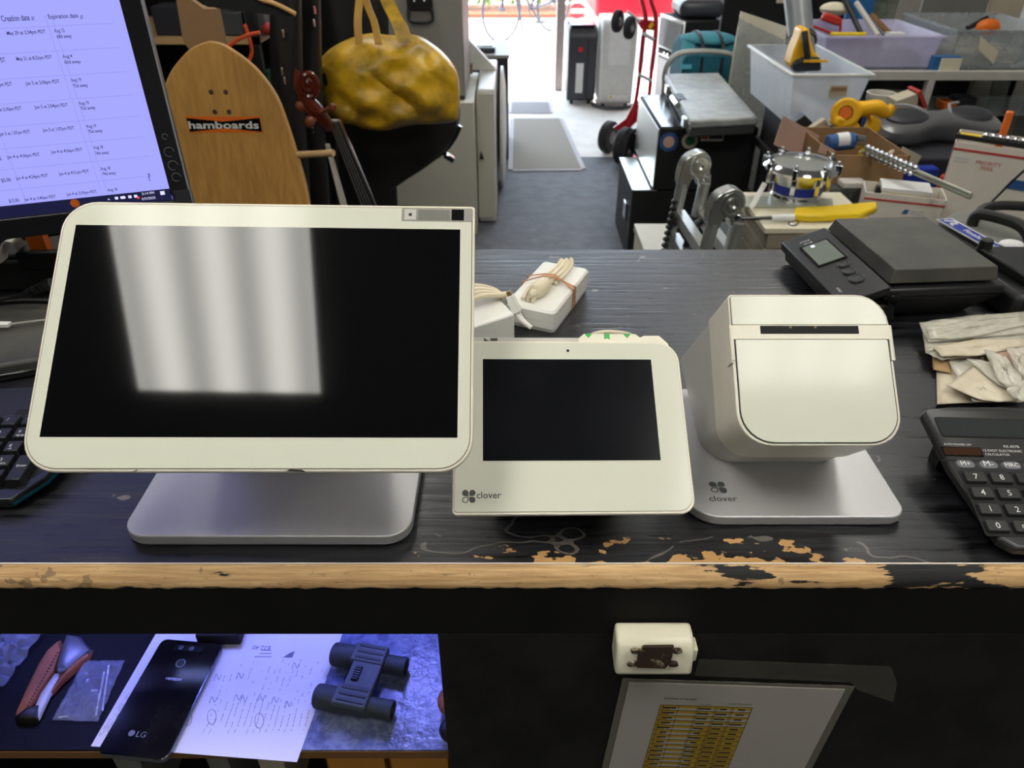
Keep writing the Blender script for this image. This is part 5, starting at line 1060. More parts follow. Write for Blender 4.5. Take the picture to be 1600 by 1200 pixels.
# ================================================================== BEHIND THE COUNTER, RIGHT
def openbox(root, x0, x1, y0, y1, z0, z1, th=.003, m='cardboard', taper=0, name='box_walls', bevel=0, loc=False):
    b = (L() if loc else Wd(root)).m(m); T_ = taper
    b.slab([(x0+T_, y0+T_, z0), (x1-T_, y0+T_, z0), (x1-T_, y1-T_, z0), (x0+T_, y1-T_, z0)], (0, 0, th))
    for P in ([(x0+T_, y0+T_, z0), (x1-T_, y0+T_, z0), (x1, y0, z1), (x0, y0, z1)], [(x0+T_, y1-T_, z0), (x1-T_, y1-T_, z0), (x1, y1, z1), (x0, y1, z1)]): b.slab(P, (0, th if P[0][1] < (y0+y1)/2 else -th, 0))
    for P in ([(x0+T_, y0+T_, z0), (x0+T_, y1-T_, z0), (x0, y1, z1), (x0, y0, z1)], [(x1-T_, y0+T_, z0), (x1-T_, y1-T_, z0), (x1, y1, z1), (x1, y0, z1)]): b.slab(P, (th if P[0][0] < (x0+x1)/2 else -th, 0, 0))
    return b.build(name, root, bevel=bevel)
TZ = .62                                                   # work table height
def right_back():
    # long work table holding the clutter
    t = thing('work_table', 'low dark work table under the tools and boxes on the right', 'table', (1.6, 2.3, 0)); x0, x1 = .70, 3.0
    x0 = .64; Wd(t).m('showcase_dark').slab([(x0, 1.25, TZ-.03), (x1, 1.25, TZ-.03), (x1, 3.28, TZ-.03), (1.06, 3.28, TZ-.03), (1.06, 2.28, TZ-.03), (x0, 2.28, TZ-.03)], (0, 0, .03)).build('table_top', t)
    for x, y in ((x0+.03, 1.30), (x1-.08, 1.30), (1.09, 3.20), (x1-.08, 3.20)): Wd(t).m('showcase_dark').box(x, x+.05, y, y+.05, .0005, TZ-.0302).build('leg', t)
    # cream foam-board stack right behind the counter
    a = at(1008, 357, z=.80); b = at(1290, 357, z=.80); f = at(1290, 300, z=.80)
    t = thing('foam_board_stack', 'cream board stack right behind the counter, under the chrome drum', 'boards', ((a.x+b.x)/2, a.y, TZ))
    xl = .645; b.x = at(1375, 357, z=.80).x; Wd(t).m('foam_cream').box(xl, b.x, a.y, f.y, .785, .80).build('top_board', t, bevel=.002)
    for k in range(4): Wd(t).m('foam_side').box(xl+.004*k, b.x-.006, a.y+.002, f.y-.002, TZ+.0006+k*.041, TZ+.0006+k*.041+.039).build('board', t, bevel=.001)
    a2 = at(1010, 345, z=.70); t = thing('cream_box', 'small pale box low behind the ladder, left of the board stack', 'box', (.50, 2.46, .0))
    Wd(t).m('foam_cream').box(.47, .60, 2.38, 2.66, .0005, .43).build('body', t, bevel=.004); Wd(t).m('cab_beige').box(.465, .605, 2.375, 2.665, .4302, .46).build('lid', t, bevel=.003)
    # steel rule and yellow handled knife tool on the boards
    p = at(1165, 330, z=.803); q = at(1300, 332, z=.803); one(MB().m('rule_metal').slab([at(1158, 325, z=.8008), at(1162, 308, z=.8008), at(1300, 312, z=.8008), at(1302, 326, z=.8008)], (0, 0, .004)).m('ink'), 'steel_rule', 'wide pale steel rule lying on the cream boards in front of the chrome drum', 'rule')
    z = .8015; t = thing('yellow_tool', 'long yellow handled tool lying on the cream boards behind the scale', 'tool', (at(1300, 340, z=z).x, at(1300, 340, z=z).y, .801))
    Wd(t).m('level_yellow').slab([at(1236, 345, z=z), at(1240, 334, z=z), at(1290, 332, z=z), at(1366, 325, z=z), at(1368, 334, z=z), at(1340, 346, z=z), at(1260, 348, z=z)], (0, 0, .02)).build('handle', t, bevel=.005)
    Wd(t).m('sticker_white').cyl(at(1205, 341, z=z+.010), at(1240, 340, z=z+.010), .008, .010, 12).build('collar', t); Wd(t).m('chrome').cyl(at(1160, 342, z=z+.010), at(1205, 341, z=z+.010), .004, .006, 10).build('shaft', t)
    Wd(t).m('chrome').tube([at(1240+8*cos(k*pi/5), 348+4*sin(k*pi/5), z=z) for k in range(10)], .003, 6, closed=True).build('ring', t)
    # chrome rimmed drum
    c = at(1254, 252, z=.905); rr = .118; D8 = Matrix.Diagonal((.84, .84, .84, 1)); zb = .8012; t = thing('chrome_drum', 'chrome rimmed round drum with blue band and lugs, on the cream boards', 'drum', (c.x, c.y, zb)); H = .124
    s_ = Wd(t); s_.M = s_.B @ T(c.x, c.y, zb) @ D8; s_.m('chrome').lathe([(.070, 0), (.078, .004), (.080, .014), (.076, .022), (.080, .030), (.088, H-.05), (.096, H-.026)], 40).build('shell', t)
    s_ = Wd(t); s_.M = s_.B @ T(c.x, c.y, zb) @ D8; s_.m('blue_label').lathe([(.0815, .030), (.0865, .058), (.0840, .058), (.079, .030)], 40).build('blue_band', t)
    s_ = Wd(t); s_.M = s_.B @ T(c.x, c.y, zb) @ D8 @ T(0, 0, H-.02); rm = s_.m('chrome').ring([[((R_)*cos(2*pi*i/48), (R_)*sin(2*pi*i/48), z_) for i in range(48)] for R_, z_ in ((.094, -.008), (.116, -.004), (.119, .004), (.113, .012), (.104, .020), (.092, .018), (.090, .008), (.094, -.004))], closed=True); rm.build('rim', t)
    s_ = Wd(t); s_.M = s_.B @ T(c.x, c.y, zb) @ D8 @ T(0, 0, H-.02); s_.m('silver_alu').ring([[((R_)*cos(2*pi*i/48), (R_)*sin(2*pi*i/48), z_) for i in range(48)] for R_, z_ in ((.092, .010), (.070, -.014), (.040, -.032), (.012, -.040))], cap=True).build('cone', t)
    for k in range(8):
        a = k*pi/4+.3; s_ = Wd(t); s_.M = s_.B @ T(c.x, c.y, zb) @ D8 @ Matrix.Rotation(a, 4, 'Z'); s_.m('chrome').box(.086, .100, -.008, .008, .040, H-.018).box(.100, .124, -.007, .007, H-.030, H+.004).cyl((.112, 0, H), (.110, 0, H+.016), .007, .005, 8); s_.build('lug', t, bevel=.002)
    p = at(1190, 300, z=.83); mb = Wd(t).m('satin_grey').slab([at(1172, 325, z=.83), at(1178, 325, z=.83), at(1199, 288, z=.85), at(1193, 286, z=.85)], (0, .01, 0)); mb.build('strap_handle', t)
    # folding ladder: two hinges, four rails, rungs between
    def hinge(px, py, z, t):
        c = at(px, py, z=z); M = RX(90) @ Matrix(); M = T(c.x, c.y, c.z) @ RZ(8) @ RX(90); B = FR[t.name].inverted() @ M
        O = smooth2([(-.046, -.055), (-.050, -.010), (-.036, .030), (0, .048), (.030, .040), (.044, .012), (.042, -.010), (.050, -.030), (.046, -.060), (.018, -.058), (.004, -.030), (-.012, -.034), (-.020, -.058)], 3)
        MB(B).m('hinge_steel').prism(O, -.030, .012).build('hinge_plate', t, bevel=.004)
        d = MB(B @ T(.008, .008, .012)).m('hinge_steel').lathe([(.033, 0), (.033, .003), (.027, .004), (.026, .001), (.018, .001), (.018, .006), (.010, .006), (.004, .002)], 26); d.build('hinge_disc', t)
        MB(B @ T(.030, -.028, .012)).m('chrome').lathe([(.010, 0), (.010, .004), (.004, .006)], 14).build('lock_pin', t)
        return c
    c1 = at(1090, 258, z=.86); t = thing('folding_ladder', 'folding aluminum ladder with two round steel hinges, standing behind the counter', 'ladder', (c1.x, c1.y-.15, 0))
    c1 = hinge(1087, 262, .83, t); c2 = hinge(1137, 322, .83, t)
    dn = Vector((-.10, -.02, -1)).normalized()
    for c in (c1, c2):
        for dx in (-.032, .034):
            p = c+Vector((dx, 0, -.045)); q = p+dn*(p.z/-dn.z); mb = Wd(t).m('silver_alu').cyl(p, p+dn*.10, .018, .018, 10).m('silver_alu').cyl(p+dn*.10, q-dn*.03, .015, .015, 10); mb.build('rail', t)
            Wd(t).m('rubber').cyl(p+dn*.105, p+dn*.13, .021, n=10).build('collar', t); Wd(t).m('rubber').cyl(q-dn*.031, q-dn*.0025, .019, n=10).build('rail_foot', t)
    for k in range(9):
        for dx in (-.032, .034):
            p = c1+Vector((dx, 0, -.13))+dn*(.075*k); q = c2+Vector((dx, 0, -.13))+dn*(.075*k); Wd(t).m('silver_alu').slab([p+Vector((-.012, 0, 0)), p+Vector((.016, 0, 0)), q+Vector((.016, 0, 0)), q+Vector((-.012, 0, 0))], (0, 0, -.034)).m('orange_cord' if k % 4 == 1 else 'silver_alu').slab([p.lerp(q, .2)+Vector((.0165, 0, -.008)), p.lerp(q, .5)+Vector((.0165, 0, -.008)), p.lerp(q, .5)+Vector((.0165, 0, -.026)), p.lerp(q, .2)+Vector((.0165, 0, -.026))], (.0012, 0, 0)).build('rung', t)
    sp = Wd(t).m('tool_black'); a = c1+Vector((-.052, -.012, -.10))
    for k in range(26): sp.ball(a+dn*(.02*k), (.012, .012, .008), 8, 5)
    sp.build('black_clips', t); Wd(t).m('tool_black').tube([c1+Vector((.03, -.06, -.14)), c1+Vector((-.01, -.10, -.15)), c1+Vector((-.03, -.11, -.24)), c1+Vector((-.05, -.12, -.34))], .010, 8).build('lock_lever', t)
    # black case tower by the aisle
    z1 = .35; t = thing('equipment_case', 'black upright case with aluminum trim, beside the aisle', 'case', (.66, 3.4, 0)); xa = at(990, 298, z=z1).x; ya = at(990, 298, z=z1).y; yb = at(980, 248, z=z1).y
    Wd(t).m('case_black').box(xa-.004, xa+.36, ya, yb, .0006, z1).build('body', t, bevel=.006); Wd(t).m('silver_alu').box(xa-.007, xa+.11, ya-.003, yb+.003, z1+.0002, z1+.006).build('metal_trim', t); Wd(t).m('chrome').box(xa-.012, xa-.004, ya+.12, ya+.20, .16, .24).build('latch', t, bevel=.003)
    # big cabinet with stickers
    z2 = .64; A = at(1030, 200, z=z2); Bk = at(1010, 149, z=z2); Cx = at(1192, 205, z=z2).x
    t = thing('amplifier_cabinet', 'large black speaker cabinet with round stickers on its front, grey tool case on top', 'speaker cabinet', ((A.x+Cx)/2, A.y+.3, z1+.007))
    Wd(t).m('black_matte').box(A.x+.004, Cx, A.y, Bk.y, z1+.0066, z2).build('body', t, bevel=.008); Wd(t).m('silver_alu').box(A.x, A.x+.0035, A.y+.01, Bk.y-.01, z1+.02, z2-.01).build('side_panel', t); Wd(t).m('black_gloss').box(A.x+.012, Cx-.01, A.y+.008, Bk.y-.01, z2+.0002, z2+.004).build('top_sheet', t)
    def sticker(px, py, r_, m, m2, nm): c = at(px, py, y=A.y-.0012); b = Wd(t); b.M = b.B @ T(c.x, A.y, c.z) @ RX(90); b.m(m).lathe([(r_, 0), (r_, .0012)], 26).m(m2).lathe([(r_*.62, .0012), (r_*.62, .0018)], 20).m(m).use(Matrix()) if 0 else b.m(m).lathe([(r_, 0), (r_, .0012)], 26).m(m2).lathe([(r_*.60, .0012), (r_*.60, .0018)], 20); b.build(nm, t)
    sticker(1045, 222, .042, 'mail_blue', 'cardboard_pink', 'round_sticker'); sticker(1078, 220, .036, 'panel_cream', 'green_cloth', 'round_sticker')
    c = at(1113, 214, y=A.y); Wd(t).m('sticker_white').box(c.x-.05, c.x+.05, A.y-.0014, A.y, c.z-.018, c.z+.018).m('mail_red').box(c.x-.048, c.x-.02, A.y-.0020, A.y-.0014, c.z-.008, c.z+.014).m('ink').box(c.x-.015, c.x+.046, A.y-.0020, A.y-.0014, c.z-.008, c.z+.006).build('label_sticker', t)
    # low support under the cabinet so that it stands on the floor too
    t = thing('storage_chest', 'black chest under the stickered cabinet, in the shadow beside the ladder', 'chest', (1.0, A.y+.3, 0)); Wd(t).m('black_matte').box(xa+.366, Cx+.02, A.y+.02, Bk.y, .0006, z1-.02).build('body', t, bevel=.006); Wd(t).m('black_gloss').box(xa+.366, Cx+.02, A.y+.01, Bk.y, z1-.0198, z1).build('lid', t, bevel=.003)
    # grey moulded tool case on top
    zc = z2+.0045; zt = zc+.075; P = [at(1037, 114, z=zt), at(1124, 112, z=zt), at(1188, 184, z=zt), at(1079, 190, z=zt)]
    t = thing('tool_case', 'grey moulded plastic tool case lying on the black speaker cabinet', 'case', (sum(p.x for p in P)/4, sum(p.y for p in P)/4, zc))
    c = sum(P, Vector())/4; P = [c+(p-c)*.97 for p in P]; up = Wd(t).m('tool_case').slab([(p.x, p.y, zc+.04) for p in P], (0, 0, .035)); uo = up.build('lid', t, bevel=.010, seg=3)
    P2 = [c+(p-c)*.985 for p in P]; Wd(t).m('tool_case_side').slab([(p.x, p.y, zc+.0005) for p in P2], (0, 0, .039)).build('base', t, bevel=.010, seg=3)
    e0, e1 = P[3], P[0]
    for f in (.12, .78): q = e0.lerp(e1, f); Wd(t).m('silver_alu').box(q.x-.016, q.x+.006, q.y-.02, q.y+.03, zc+.02, zc+.06).build('latch', t, bevel=.003)
    q = e0.lerp(e1, .45); Wd(t).m('tool_black').box(q.x-.006, q.x+.03, q.y-.06, q.y+.06, zt-.004, zt+.002).build('handle_recess', t); Wd(t).m('silver_alu').cyl((q.x-.012, q.y-.07, zt-.02), (q.x-.012, q.y+.07, zt-.02), .012).build('handle', t)
    m_ = c; tx = Wd(t); tx.M = tx.B @ T(m_.x-.05, m_.y, zt+.0004) @ RZ(-5); tx.m('tool_case_side').text('TOOLS', .09, z=0).build('embossed_word', uo) if 0 else None
    # curved black handle beside the aisle
    mb = MB().m('case_black').tube([at(*p, y=3.97) for p in ((970, 330), (972, 300), (976, 250), (984, 214), (994, 204), (1003, 208), (1005, 240))], .012, 8); mb.add([at(*p, y=3.98) for p in ((980, 230), (988, 210), (1002, 209), (1003, 240), (996, 246))], [(0, 1, 2, 3, 4)]); o = one(mb, 'curved_chair_back', 'black curved chair back between the hand truck wheels and the cases', 'chair', sharp=40)
    # tubular frame and teal bag
    t = thing('tube_chair', 'chair with bent chrome tube back behind the grey tool case', 'chair', (at(1100, 150, y=4.10).x, 4.2, 0)); y = 4.12
    fp = [at(1036, 150, y=y), at(1038, 118, y=y), at(1046, 96, y=y), at(1064, 83, y=y), at(1100, 80, y=y), at(1140, 84, y=y), at(1156, 96, y=y), at(1160, 120, y=y), at(1150, 150, y=y)]
    fp = [Vector((fp[0].x-.02, y, .01))]+fp+[Vector((fp[-1].x+.02, y, .01))]; Wd(t).m('frame_tube').tube(fp, .0135, 10).build('frame', t); sx0, sx1 = fp[1].x, fp[-2].x; Wd(t).m('case_black').box(sx0, sx1, y+.02, y+.46, .40, .45).build('seat', t, bevel=.012)
    for x in (sx0, sx1-.02): Wd(t).m('frame_tube').cyl((x+.01, y+.45, .40), (x+.01, y+.47, .0105), .012).build('leg', t)
    xb0 = at(1062, 100, y=4.30).x; xb1 = at(1158, 100, y=4.30).x; zt = at(1100, 76, y=4.30).z
    t = thing('teal_bag', 'teal canvas tool bag with dark zippers sitting on the tube chair', 'bag', ((xb0+xb1)/2, 4.36, .451)); O = rrect(xb0, xb1, .4515, zt, (.05, .05, .02, .02), 5)
    b = Wd(t).m('teal_canvas').ring([[(p[0], yy, .4515+(p[1]-.4515)*k) for p in O] for yy, k in ((4.22, .97), (4.30, 1.0), (4.44, 1.12), (4.52, 1.12), (4.56, 1.05))]); b.build('bag_body', t, bevel=.01)
    lt = Wd(t).m('teal_light').slab([at(1062, 108, y=4.21), at(1068, 56, y=4.40), at(1088, 52, y=4.42), at(1084, 86, y=4.24), at(1080, 108, y=4.21)], (0, .012, 0)); lt.build('side_pocket', t)
    zz = .4515+(zt-.4515)*1.0; tp = Wd(t).m('teal_light').ball(((xb0+xb1)/2, 4.42, zt+.03), ((xb1-xb0)*.46, .13, .035), 18, 9).build('soft_top', t)
    for f in (.30, .62): x = xb0+(xb1-xb0)*f; Wd(t).m('tool_black').strap([(x, 4.215, .62), (x, 4.23, zt), (x, 4.32, zt+.056), (x, 4.42, zt+.070), (x, 4.52, zt+.05)], (.016, 0, 0), .005).build('zipper', t)
    Wd(t).m('level_yellow').use(T(xb0+(xb1-xb0)*.78, 4.36, zt+.078) @ RX(35)).lathe([(.016, 0), (.016, .004), (.010, .004)], 14).build('round_badge', t) if 0 else None
    # guitar amplifier turned towards the aisle
    c0 = at(1071, 34, y=4.72); zt = c0.z; zb_ = at(1068, 100, y=4.72).z; t = thing('guitar_amplifier', 'boxy amplifier with silver grille facing the aisle and black side', 'amplifier', (c0.x+.05, 4.9, zb_)); h = zt-zb_
    M = T(c0.x, 4.72, zb_) @ RZ(-0); l0 = at(1034, 16, y=5.05); wd = at(1130, 34, y=4.72).x-c0.x
    P = [(0, 0), (wd, .06), (wd-.03, .50), (l0.x-c0.x, .36)]; B = FR[t.name].inverted() @ M
    MB(B).m('black_matte').prism(P, .0005, h).build('body', t, bevel=.008); MB(B).m('silver_alu').prism([(P[3][0]-.001, P[3][1]-.006), (-.001, -.006), (0, 0), P[3]], .0005, h).build('front_frame', t)
    n_ = (Vector((P[3][0], P[3][1], 0))).normalized(); G = frame(M @ Vector((0, -.008, 0)), -n_, (0, 0, 1)); ln = Vector((P[3][0], P[3][1], 0)).length
    MB(FR[t.name].inverted() @ G).m('amp_silver').box(-ln*.92, -ln*.08, h*.24, h*.92, -.004, .010).m('ink').box(-ln*.92, -ln*.08, h*.05, h*.18, -.004, .008).build('grille', t)
    for k in range(6): MB(FR[t.name].inverted() @ G @ T(-ln*.15-ln*.14*k, h*.12, .008)).m('chrome').lathe([(.011, 0), (.009, .014)], 10).build('control_knob', t)
    # grey box under the amplifier down to the floor
    t = thing('white_speaker', 'pale speaker cabinet under the amplifier, behind the hand truck', 'speaker cabinet', (c0.x-.02, 5.0, 0)); MB(FR[t.name].inverted() @ T(c0.x, 4.72, 0)).m('cab_grey').prism([(.01, .02), (wd-.01, .07), (wd-.03, .49), (P[3][0]+.01, .36)], .0006, zb_-.0004).build('body', t, bevel=.006)
    MB(FR[t.name].inverted() @ T(c0.x, 4.72, 0)).m('cab_white').prism([(P[3][0]+.012, .345), (.006, .010), (.012, .016), (P[3][0]+.016, .36)], .02, zb_-.02).build('front_baffle', t)
    # tool bag and cases lying on top at the upper edge
    t = thing('grey_gig_bag', 'dark grey padded bag lying on the amplifier at the upper edge', 'bag', (c0.x+.15, 4.95, zt)); Wd(t).m('ac_dark').box(c0.x-.02, c0.x+.24, 4.80, 5.12, zt+.0008, zt+.10).build('bag_body', t, bevel=.04, seg=4); Wd(t).m('satin_grey').box(c0.x+.02, c0.x+.21, 4.84, 5.08, zt+.10, zt+.105).build('top_panel', t, bevel=.003)
    yb = 5.28; xl = at(1140, 20, y=yb).x; xr = at(1350, 20, y=yb).x; zc = at(1200, 24, y=yb).z
    t = thing('long_chest', 'long black chest across the upper edge behind the clear tubs', 'chest', ((xl+xr)/2, 5.5, 0)); Wd(t).m('black_matte').box(xl, xr, yb, 5.9, .0006, zc-.16).m('black_matte').box(xl-.02, xr, yb+.1, 5.9, zc-.16, zc+.25).build('body', t, bevel=.01); Wd(t).m('foam_cream').box(at(1245, 3, y=yb).x-.1, at(1245, 3, y=yb).x+.06, yb+.092, yb+.0995, zc+.06, zc+.10).build('label', t)
right_back()

def right_bins():
    # clear plastic tub holding a yellow leaf blower
    z1 = .95; z0 = .755; a = at(1241, 115, z=z1); b = at(1370, 119, z=z1); c = at(1167, 70, z=z1)
    t = thing('crate_stand', 'low stand under the large clear tub', 'stand', (1.2, 3.2, TZ)); Wd(t).m('black_matte').box(a.x+.03, b.x-.02, a.y+.03, 3.24, TZ+.0006, z0-.0006).build('body', t)
    t = thing('clear_tub', 'large clear plastic tub on the table holding the yellow leaf blower', 'tub', ((a.x+b.x)/2, (a.y+c.y)/2, z0)); o = openbox(t, a.x, b.x, a.y, c.y, z0, z1, .004, 'bin_clear', .028, 'tub_walls')
    rm = Wd(t).m('bin_rim'); g = .012
    rm.box(a.x-g, b.x+g, a.y-g, a.y, z1-.010, z1).box(a.x-g, b.x+g, c.y, c.y+g, z1-.010, z1).box(a.x-g, a.x, a.y, c.y, z1-.010, z1).box(b.x, b.x+g, a.y, c.y, z1-.010, z1); rm.build('rim', t, bevel=.003)
    q = at(1310, 142, y=a.y); Wd(t).m('panel_cream').box(q.x-.035, q.x+.03, a.y+.006-.012, a.y+.006-.010, q.z-.02, q.z+.02).m('cardboard').box(q.x-.03, q.x+.025, a.y-.0085, a.y-.0062, q.z+.0, q.z+.014).build('paper_label', t)
    # leaf blower
    p0 = at(1250, 100, y=3.2); t = thing('leaf_blower', 'yellow and black leaf blower with grey tube standing in the clear tub', 'leaf blower', (p0.x+.02, 3.2, z0+.006)); y = 3.12
    A = at(1240, -60, y=y+.3); Bq = at(1256, 104, y=y); Wd(t).m('pipe_grey').cyl(A, Bq, .055, .046, 26).build('tube', t); Wd(t).m('tool_case_side').cyl(at(1252, 60, y=y+.09), at(1253, 68, y=y+.07), .056, n=26).build('tube_collar', t)
    Wd(t).m('tool_yellow').slab([at(*p, y=y-.05) for p in ((1236, 100), (1242, 78), (1250, 60), (1254, 45), (1266, 44), (1268, 62), (1274, 82), (1284, 92), (1283, 104), (1240, 112))], (0, .10, 0)).build('housing', t, bevel=.016, seg=3)
    Wd(t).m('tool_black').slab([at(*p, y=y-.07) for p in ((1240, 98), (1258, 90), (1284, 90), (1285, 112), (1240, 113))], (0, .06, 0)).build('battery', t, bevel=.012); Wd(t).m('tool_black').tube([at(1257, 50, y=y-.06), at(1259, 68, y=y-.08), at(1262, 90, y=y-.07)], .012, 10).build('grip', t)
    Wd(t).m('tool_yellow').box(at(1245, 96, y=y).x, at(1282, 96, y=y).x, y-.076, y-.070, at(1260, 97, y=y-.07).z, at(1260, 93, y=y-.07).z).build('yellow_stripe', t)
    # things at the bottom of it
    one(MB().m('kraft').cyl(at(1225, 188, z=z0+.02)+Vector((.03, .06, 0)), at(1290, 160, z=z0+.02)+Vector((0, .04, 0)), .012, n=10), 'wooden_handle', 'pale wooden handle seen through the tub wall', 'handle') if 0 else None
    # two clear lids / frames leaning behind
    for pix, y, m, lab in (([(1149, 92), (1156, 29), (1225, 62), (1232, 90), (1200, 120)], 3.98, 'bin_smoke', 'clear tub lid with ridged corner leaning behind the large tub'), ([(1150, 60), (1158, 18), (1230, 42), (1250, 100), (1200, 90)], 4.03, 'foam_cream', 'cream panel leaning behind the clear lid')):
        P = [at(*p, y=y) for p in pix]; zl = min(p.z for p in P); P = P[:3]+[Vector((P[3].x, y, .0)), Vector((P[0].x, y, .0))]; one(MB().m(m).slab(P, (0, .012, 0)), 'leaning_panel', lab, 'panel')
    # glass showcase
    ys = 3.42; zt = at(1450, 112, y=ys).z; xs0 = at(1330, 112, y=ys).x; xs1 = 3.2
    t = thing('glass_showcase', 'aluminum framed glass showcase carrying plastic tubs along the right wall', 'showcase', ((xs0+xs1)/2, 3.75, 0)); f = Wd(t).m('satin_grey')
    f.box(xs0, xs1, ys, ys+.03, zt-.035, zt).build('front_rail', t)
    for x in (xs0+.0, at(1450, 130, y=ys).x, xs1-.03): Wd(t).m('satin_grey').box(x, x+.03, ys+.001, ys+.03, .1, zt-.0352).build('post', t)
    Wd(t).m('glass_shelf').box(xs0, xs1, ys+.031, ys+.62, zt-.012, zt).build('glass_top', t); Wd(t).m('showcase_dark').box(xs0, xs1, ys+.001, ys+.62, .0006, .10).build('plinth', t); Wd(t).m('showcase_dark').box(xs0, xs1, ys+.62, ys+.64, .0006, zt).build('back', t)
    Wd(t).m('glass_shelf').box(xs0+.01, xs1-.01, ys+.10, ys+.46, zt-.21, zt-.204).build('glass_shelf', t)
    for i, (px, m, w_) in enumerate(((1540, 'panel_grey', .12), (1568, 'cab_grey', .10), (1598, 'panel_grey', .12), (1512, 'cab_grey', .10))):
        p = at(px, 150, y=ys+.5); one(MB().m(m).box(p.x, p.x+w_, ys+.48, ys+.52, .1008, zt-.05), 'grey_binder', ('grey binder, second from right behind the showcase glass', 'pale binder between grey ones behind the showcase glass', 'rightmost grey binder behind the showcase glass', 'leftmost pale binder behind the showcase glass')[i], 'binder', 'binders in the showcase')
    for px, py, s, m, lab, nm in ((1482, 152, .03, 'tool_orange', 'small orange tape measure on the showcase shelf', 'tape_measure'), (1395, 150, .06, 'green_dark', 'dark grey sack behind the showcase glass at left', 'dark_sack'), (1510, 142, .045, 'ink', 'black tool body behind the showcase glass', 'black_tool')):
        p = at(px, py, y=ys+.2); one(MB().m(m).box(p.x-s, p.x+s, ys+.16, ys+.25, zt-.2036, zt-.2036+s*1.3), nm, lab, nm.split('_')[-1], bevel=.008)
    # tubs on the showcase
    def tub(pl, pr, py_f, y0, y1, z0, h, m, lab, stuff):
        xa = at(pl, py_f, y=y0).x; xb = at(pr, py_f, y=y0).x; t = thing('plastic_tub', lab, 'tub', ((xa+xb)/2, (y0+y1)/2, z0)); openbox(t, xa, xb, y0, y1, z0+.0008, z0+h, .004, m, .02, 'tub_walls'); g = .010
        rm = Wd(t).m(m); rm.box(xa-g, xb+g, y0-g, y0, z0+h-.008, z0+h).box(xa-g, xb+g, y1, y1+g, z0+h-.008, z0+h).box(xa-g, xa, y0, y1, z0+h-.008, z0+h).box(xb, xb+g, y0, y1, z0+h-.008, z0+h); rm.build('rim', t)
        return xa, xb
    xa, xb = tub(1284, 1464, 95, 3.50, 3.98, zt, .13, 'bin_lilac', 'lilac tinted plastic tub full of hand tools on the showcase', 0)
    xc, xd = tub(1482, 1640, 100, 3.46, 3.98, zt, .16, 'bin_smoke', 'smoky clear plastic tub with orange tool on the right of the showcase', 0)
    p = at(1472, 93, y=3.44); t = thing('small_carton', 'small blue and white carton between the two tubs on the showcase', 'carton', (p.x+.02, 3.46, zt)); Wd(t).m('foam_cream').box(p.x, p.x+.085, 3.435, 3.445, zt+.0008, zt+.05).build('label_side', t); Wd(t).m('blue_box').box(p.x-.03, p.x+.085, 3.4452, 3.482, zt+.0008, zt+.056).build('body', t)
    zf = zt+.0052
    # tools lying in the lilac tub
    def lay(x, y, z, L_, ang, tilt, parts, nm, lab, cat):
        t = thing(nm, lab, cat, T(x, y, z) @ RZ(ang) @ RY(-tilt))
        for pn, m, a_, b_, r0, r1 in parts: L().m(m).cyl((a_, 0, r0), (b_, 0, r1), r0, r1, 12).build(pn, t, bevel=.002)
        return t
    cx = (xa+xb)/2
    p = at(1310, 30, y=3.72); t = thing('hacksaw', 'red handled hacksaw lying across the lilac tub', 'saw', (p.x, 3.70, zt+.13)); zz = zt+.1315
    Wd(t).m('red_bit').slab([at(1283, 32, y=3.7), at(1290, 19, y=3.7), at(1316, 28, y=3.7), at(1312, 42, y=3.7)], (0, .03, 0)).build('grip', t, bevel=.008); Wd(t).m('red_bit').tube([at(1314, 30, y=3.71), at(1312, 52, y=3.71), at(1306, 54, y=3.71), at(1268, 40, y=3.71)], .006, 8).build('frame', t)
    for i, (p_, q_, m, nm, lab) in enumerate((((1316, -10), (1346, 54), 'tool_black', 'black_bar', 'black flat bar standing diagonally in the lilac tub'), ((1338, 4), (1372, 56), 'satin_grey', 'grey_rod', 'light grey rod, left of the parallel rods in the lilac tub'), ((1350, 18), (1384, 58), 'steel_dark', 'steel_rod', 'steel rod, middle of the parallel rods in the lilac tub'), ((1362, 24), (1392, 54), 'ply_brown', 'wood_strip', 'brown wooden strip, right of the parallel rods in the lilac tub'))):
        one(MB().m(m).cyl(at(*p_, y=3.9), at(*q_, y=3.72), .012 if i != 2 else .006, n=8), nm, lab, 'rod')
    one(MB().m('level_yellow').cyl(at(1298, 54, y=3.60), at(1352, 54, y=3.60), .010, n=10), 'yellow_handle_tool', 'yellow handle lying along the front of the lilac tub', 'tool')
    one(MB().m('bag_film').puff([onplane(vframe(1300, 16, 3.85), *p) for p in ((1280, 16), (1290, 6), (1310, 4), (1326, 14), (1330, 26), (1300, 30), (1284, 24))], .03).use(Matrix()) if 0 else MB().m('foam_cream').ball(at(1304, 14, y=3.9), (.07, .05, .03), 14, 8), 'white_cloth', 'crumpled pale cloth behind the red hacksaw', 'cloth')
    one(MB().m('foam_cream').m('sticker_white').box(*(lambda p: (p.x-.02, p.x+.05, 3.66, 3.72, zf+.046, zf+.11))(at(1400, 50, y=3.66))), 'white_packet', 'white packet with blue corner inside the lilac tub', 'packet')
    one(MB().m('ink').box(at(1285, 80, y=3.56).x+.03, at(1450, 80, y=3.56).x-.03, 3.54, 3.92, zf, zf+.045), 'dark_tools_layer', 'dark layer of tools at the bottom of the lilac tub', 'tools')
    one(MB().m('bag_film').box(xc+.05, xd-.1, 3.52, 3.92, zf, zf+.07), 'clear_packets', 'layer of clear packets inside the smoky tub', 'packets', bevel=.02)
    one(MB().m('tool_orange').use(T(0, 0, 0)).ball(at(1544, 42, y=3.72), (.055, .03, .035), 16, 10), 'orange_disc', 'orange rounded tool head sticking out of the smoky tub', 'tool')
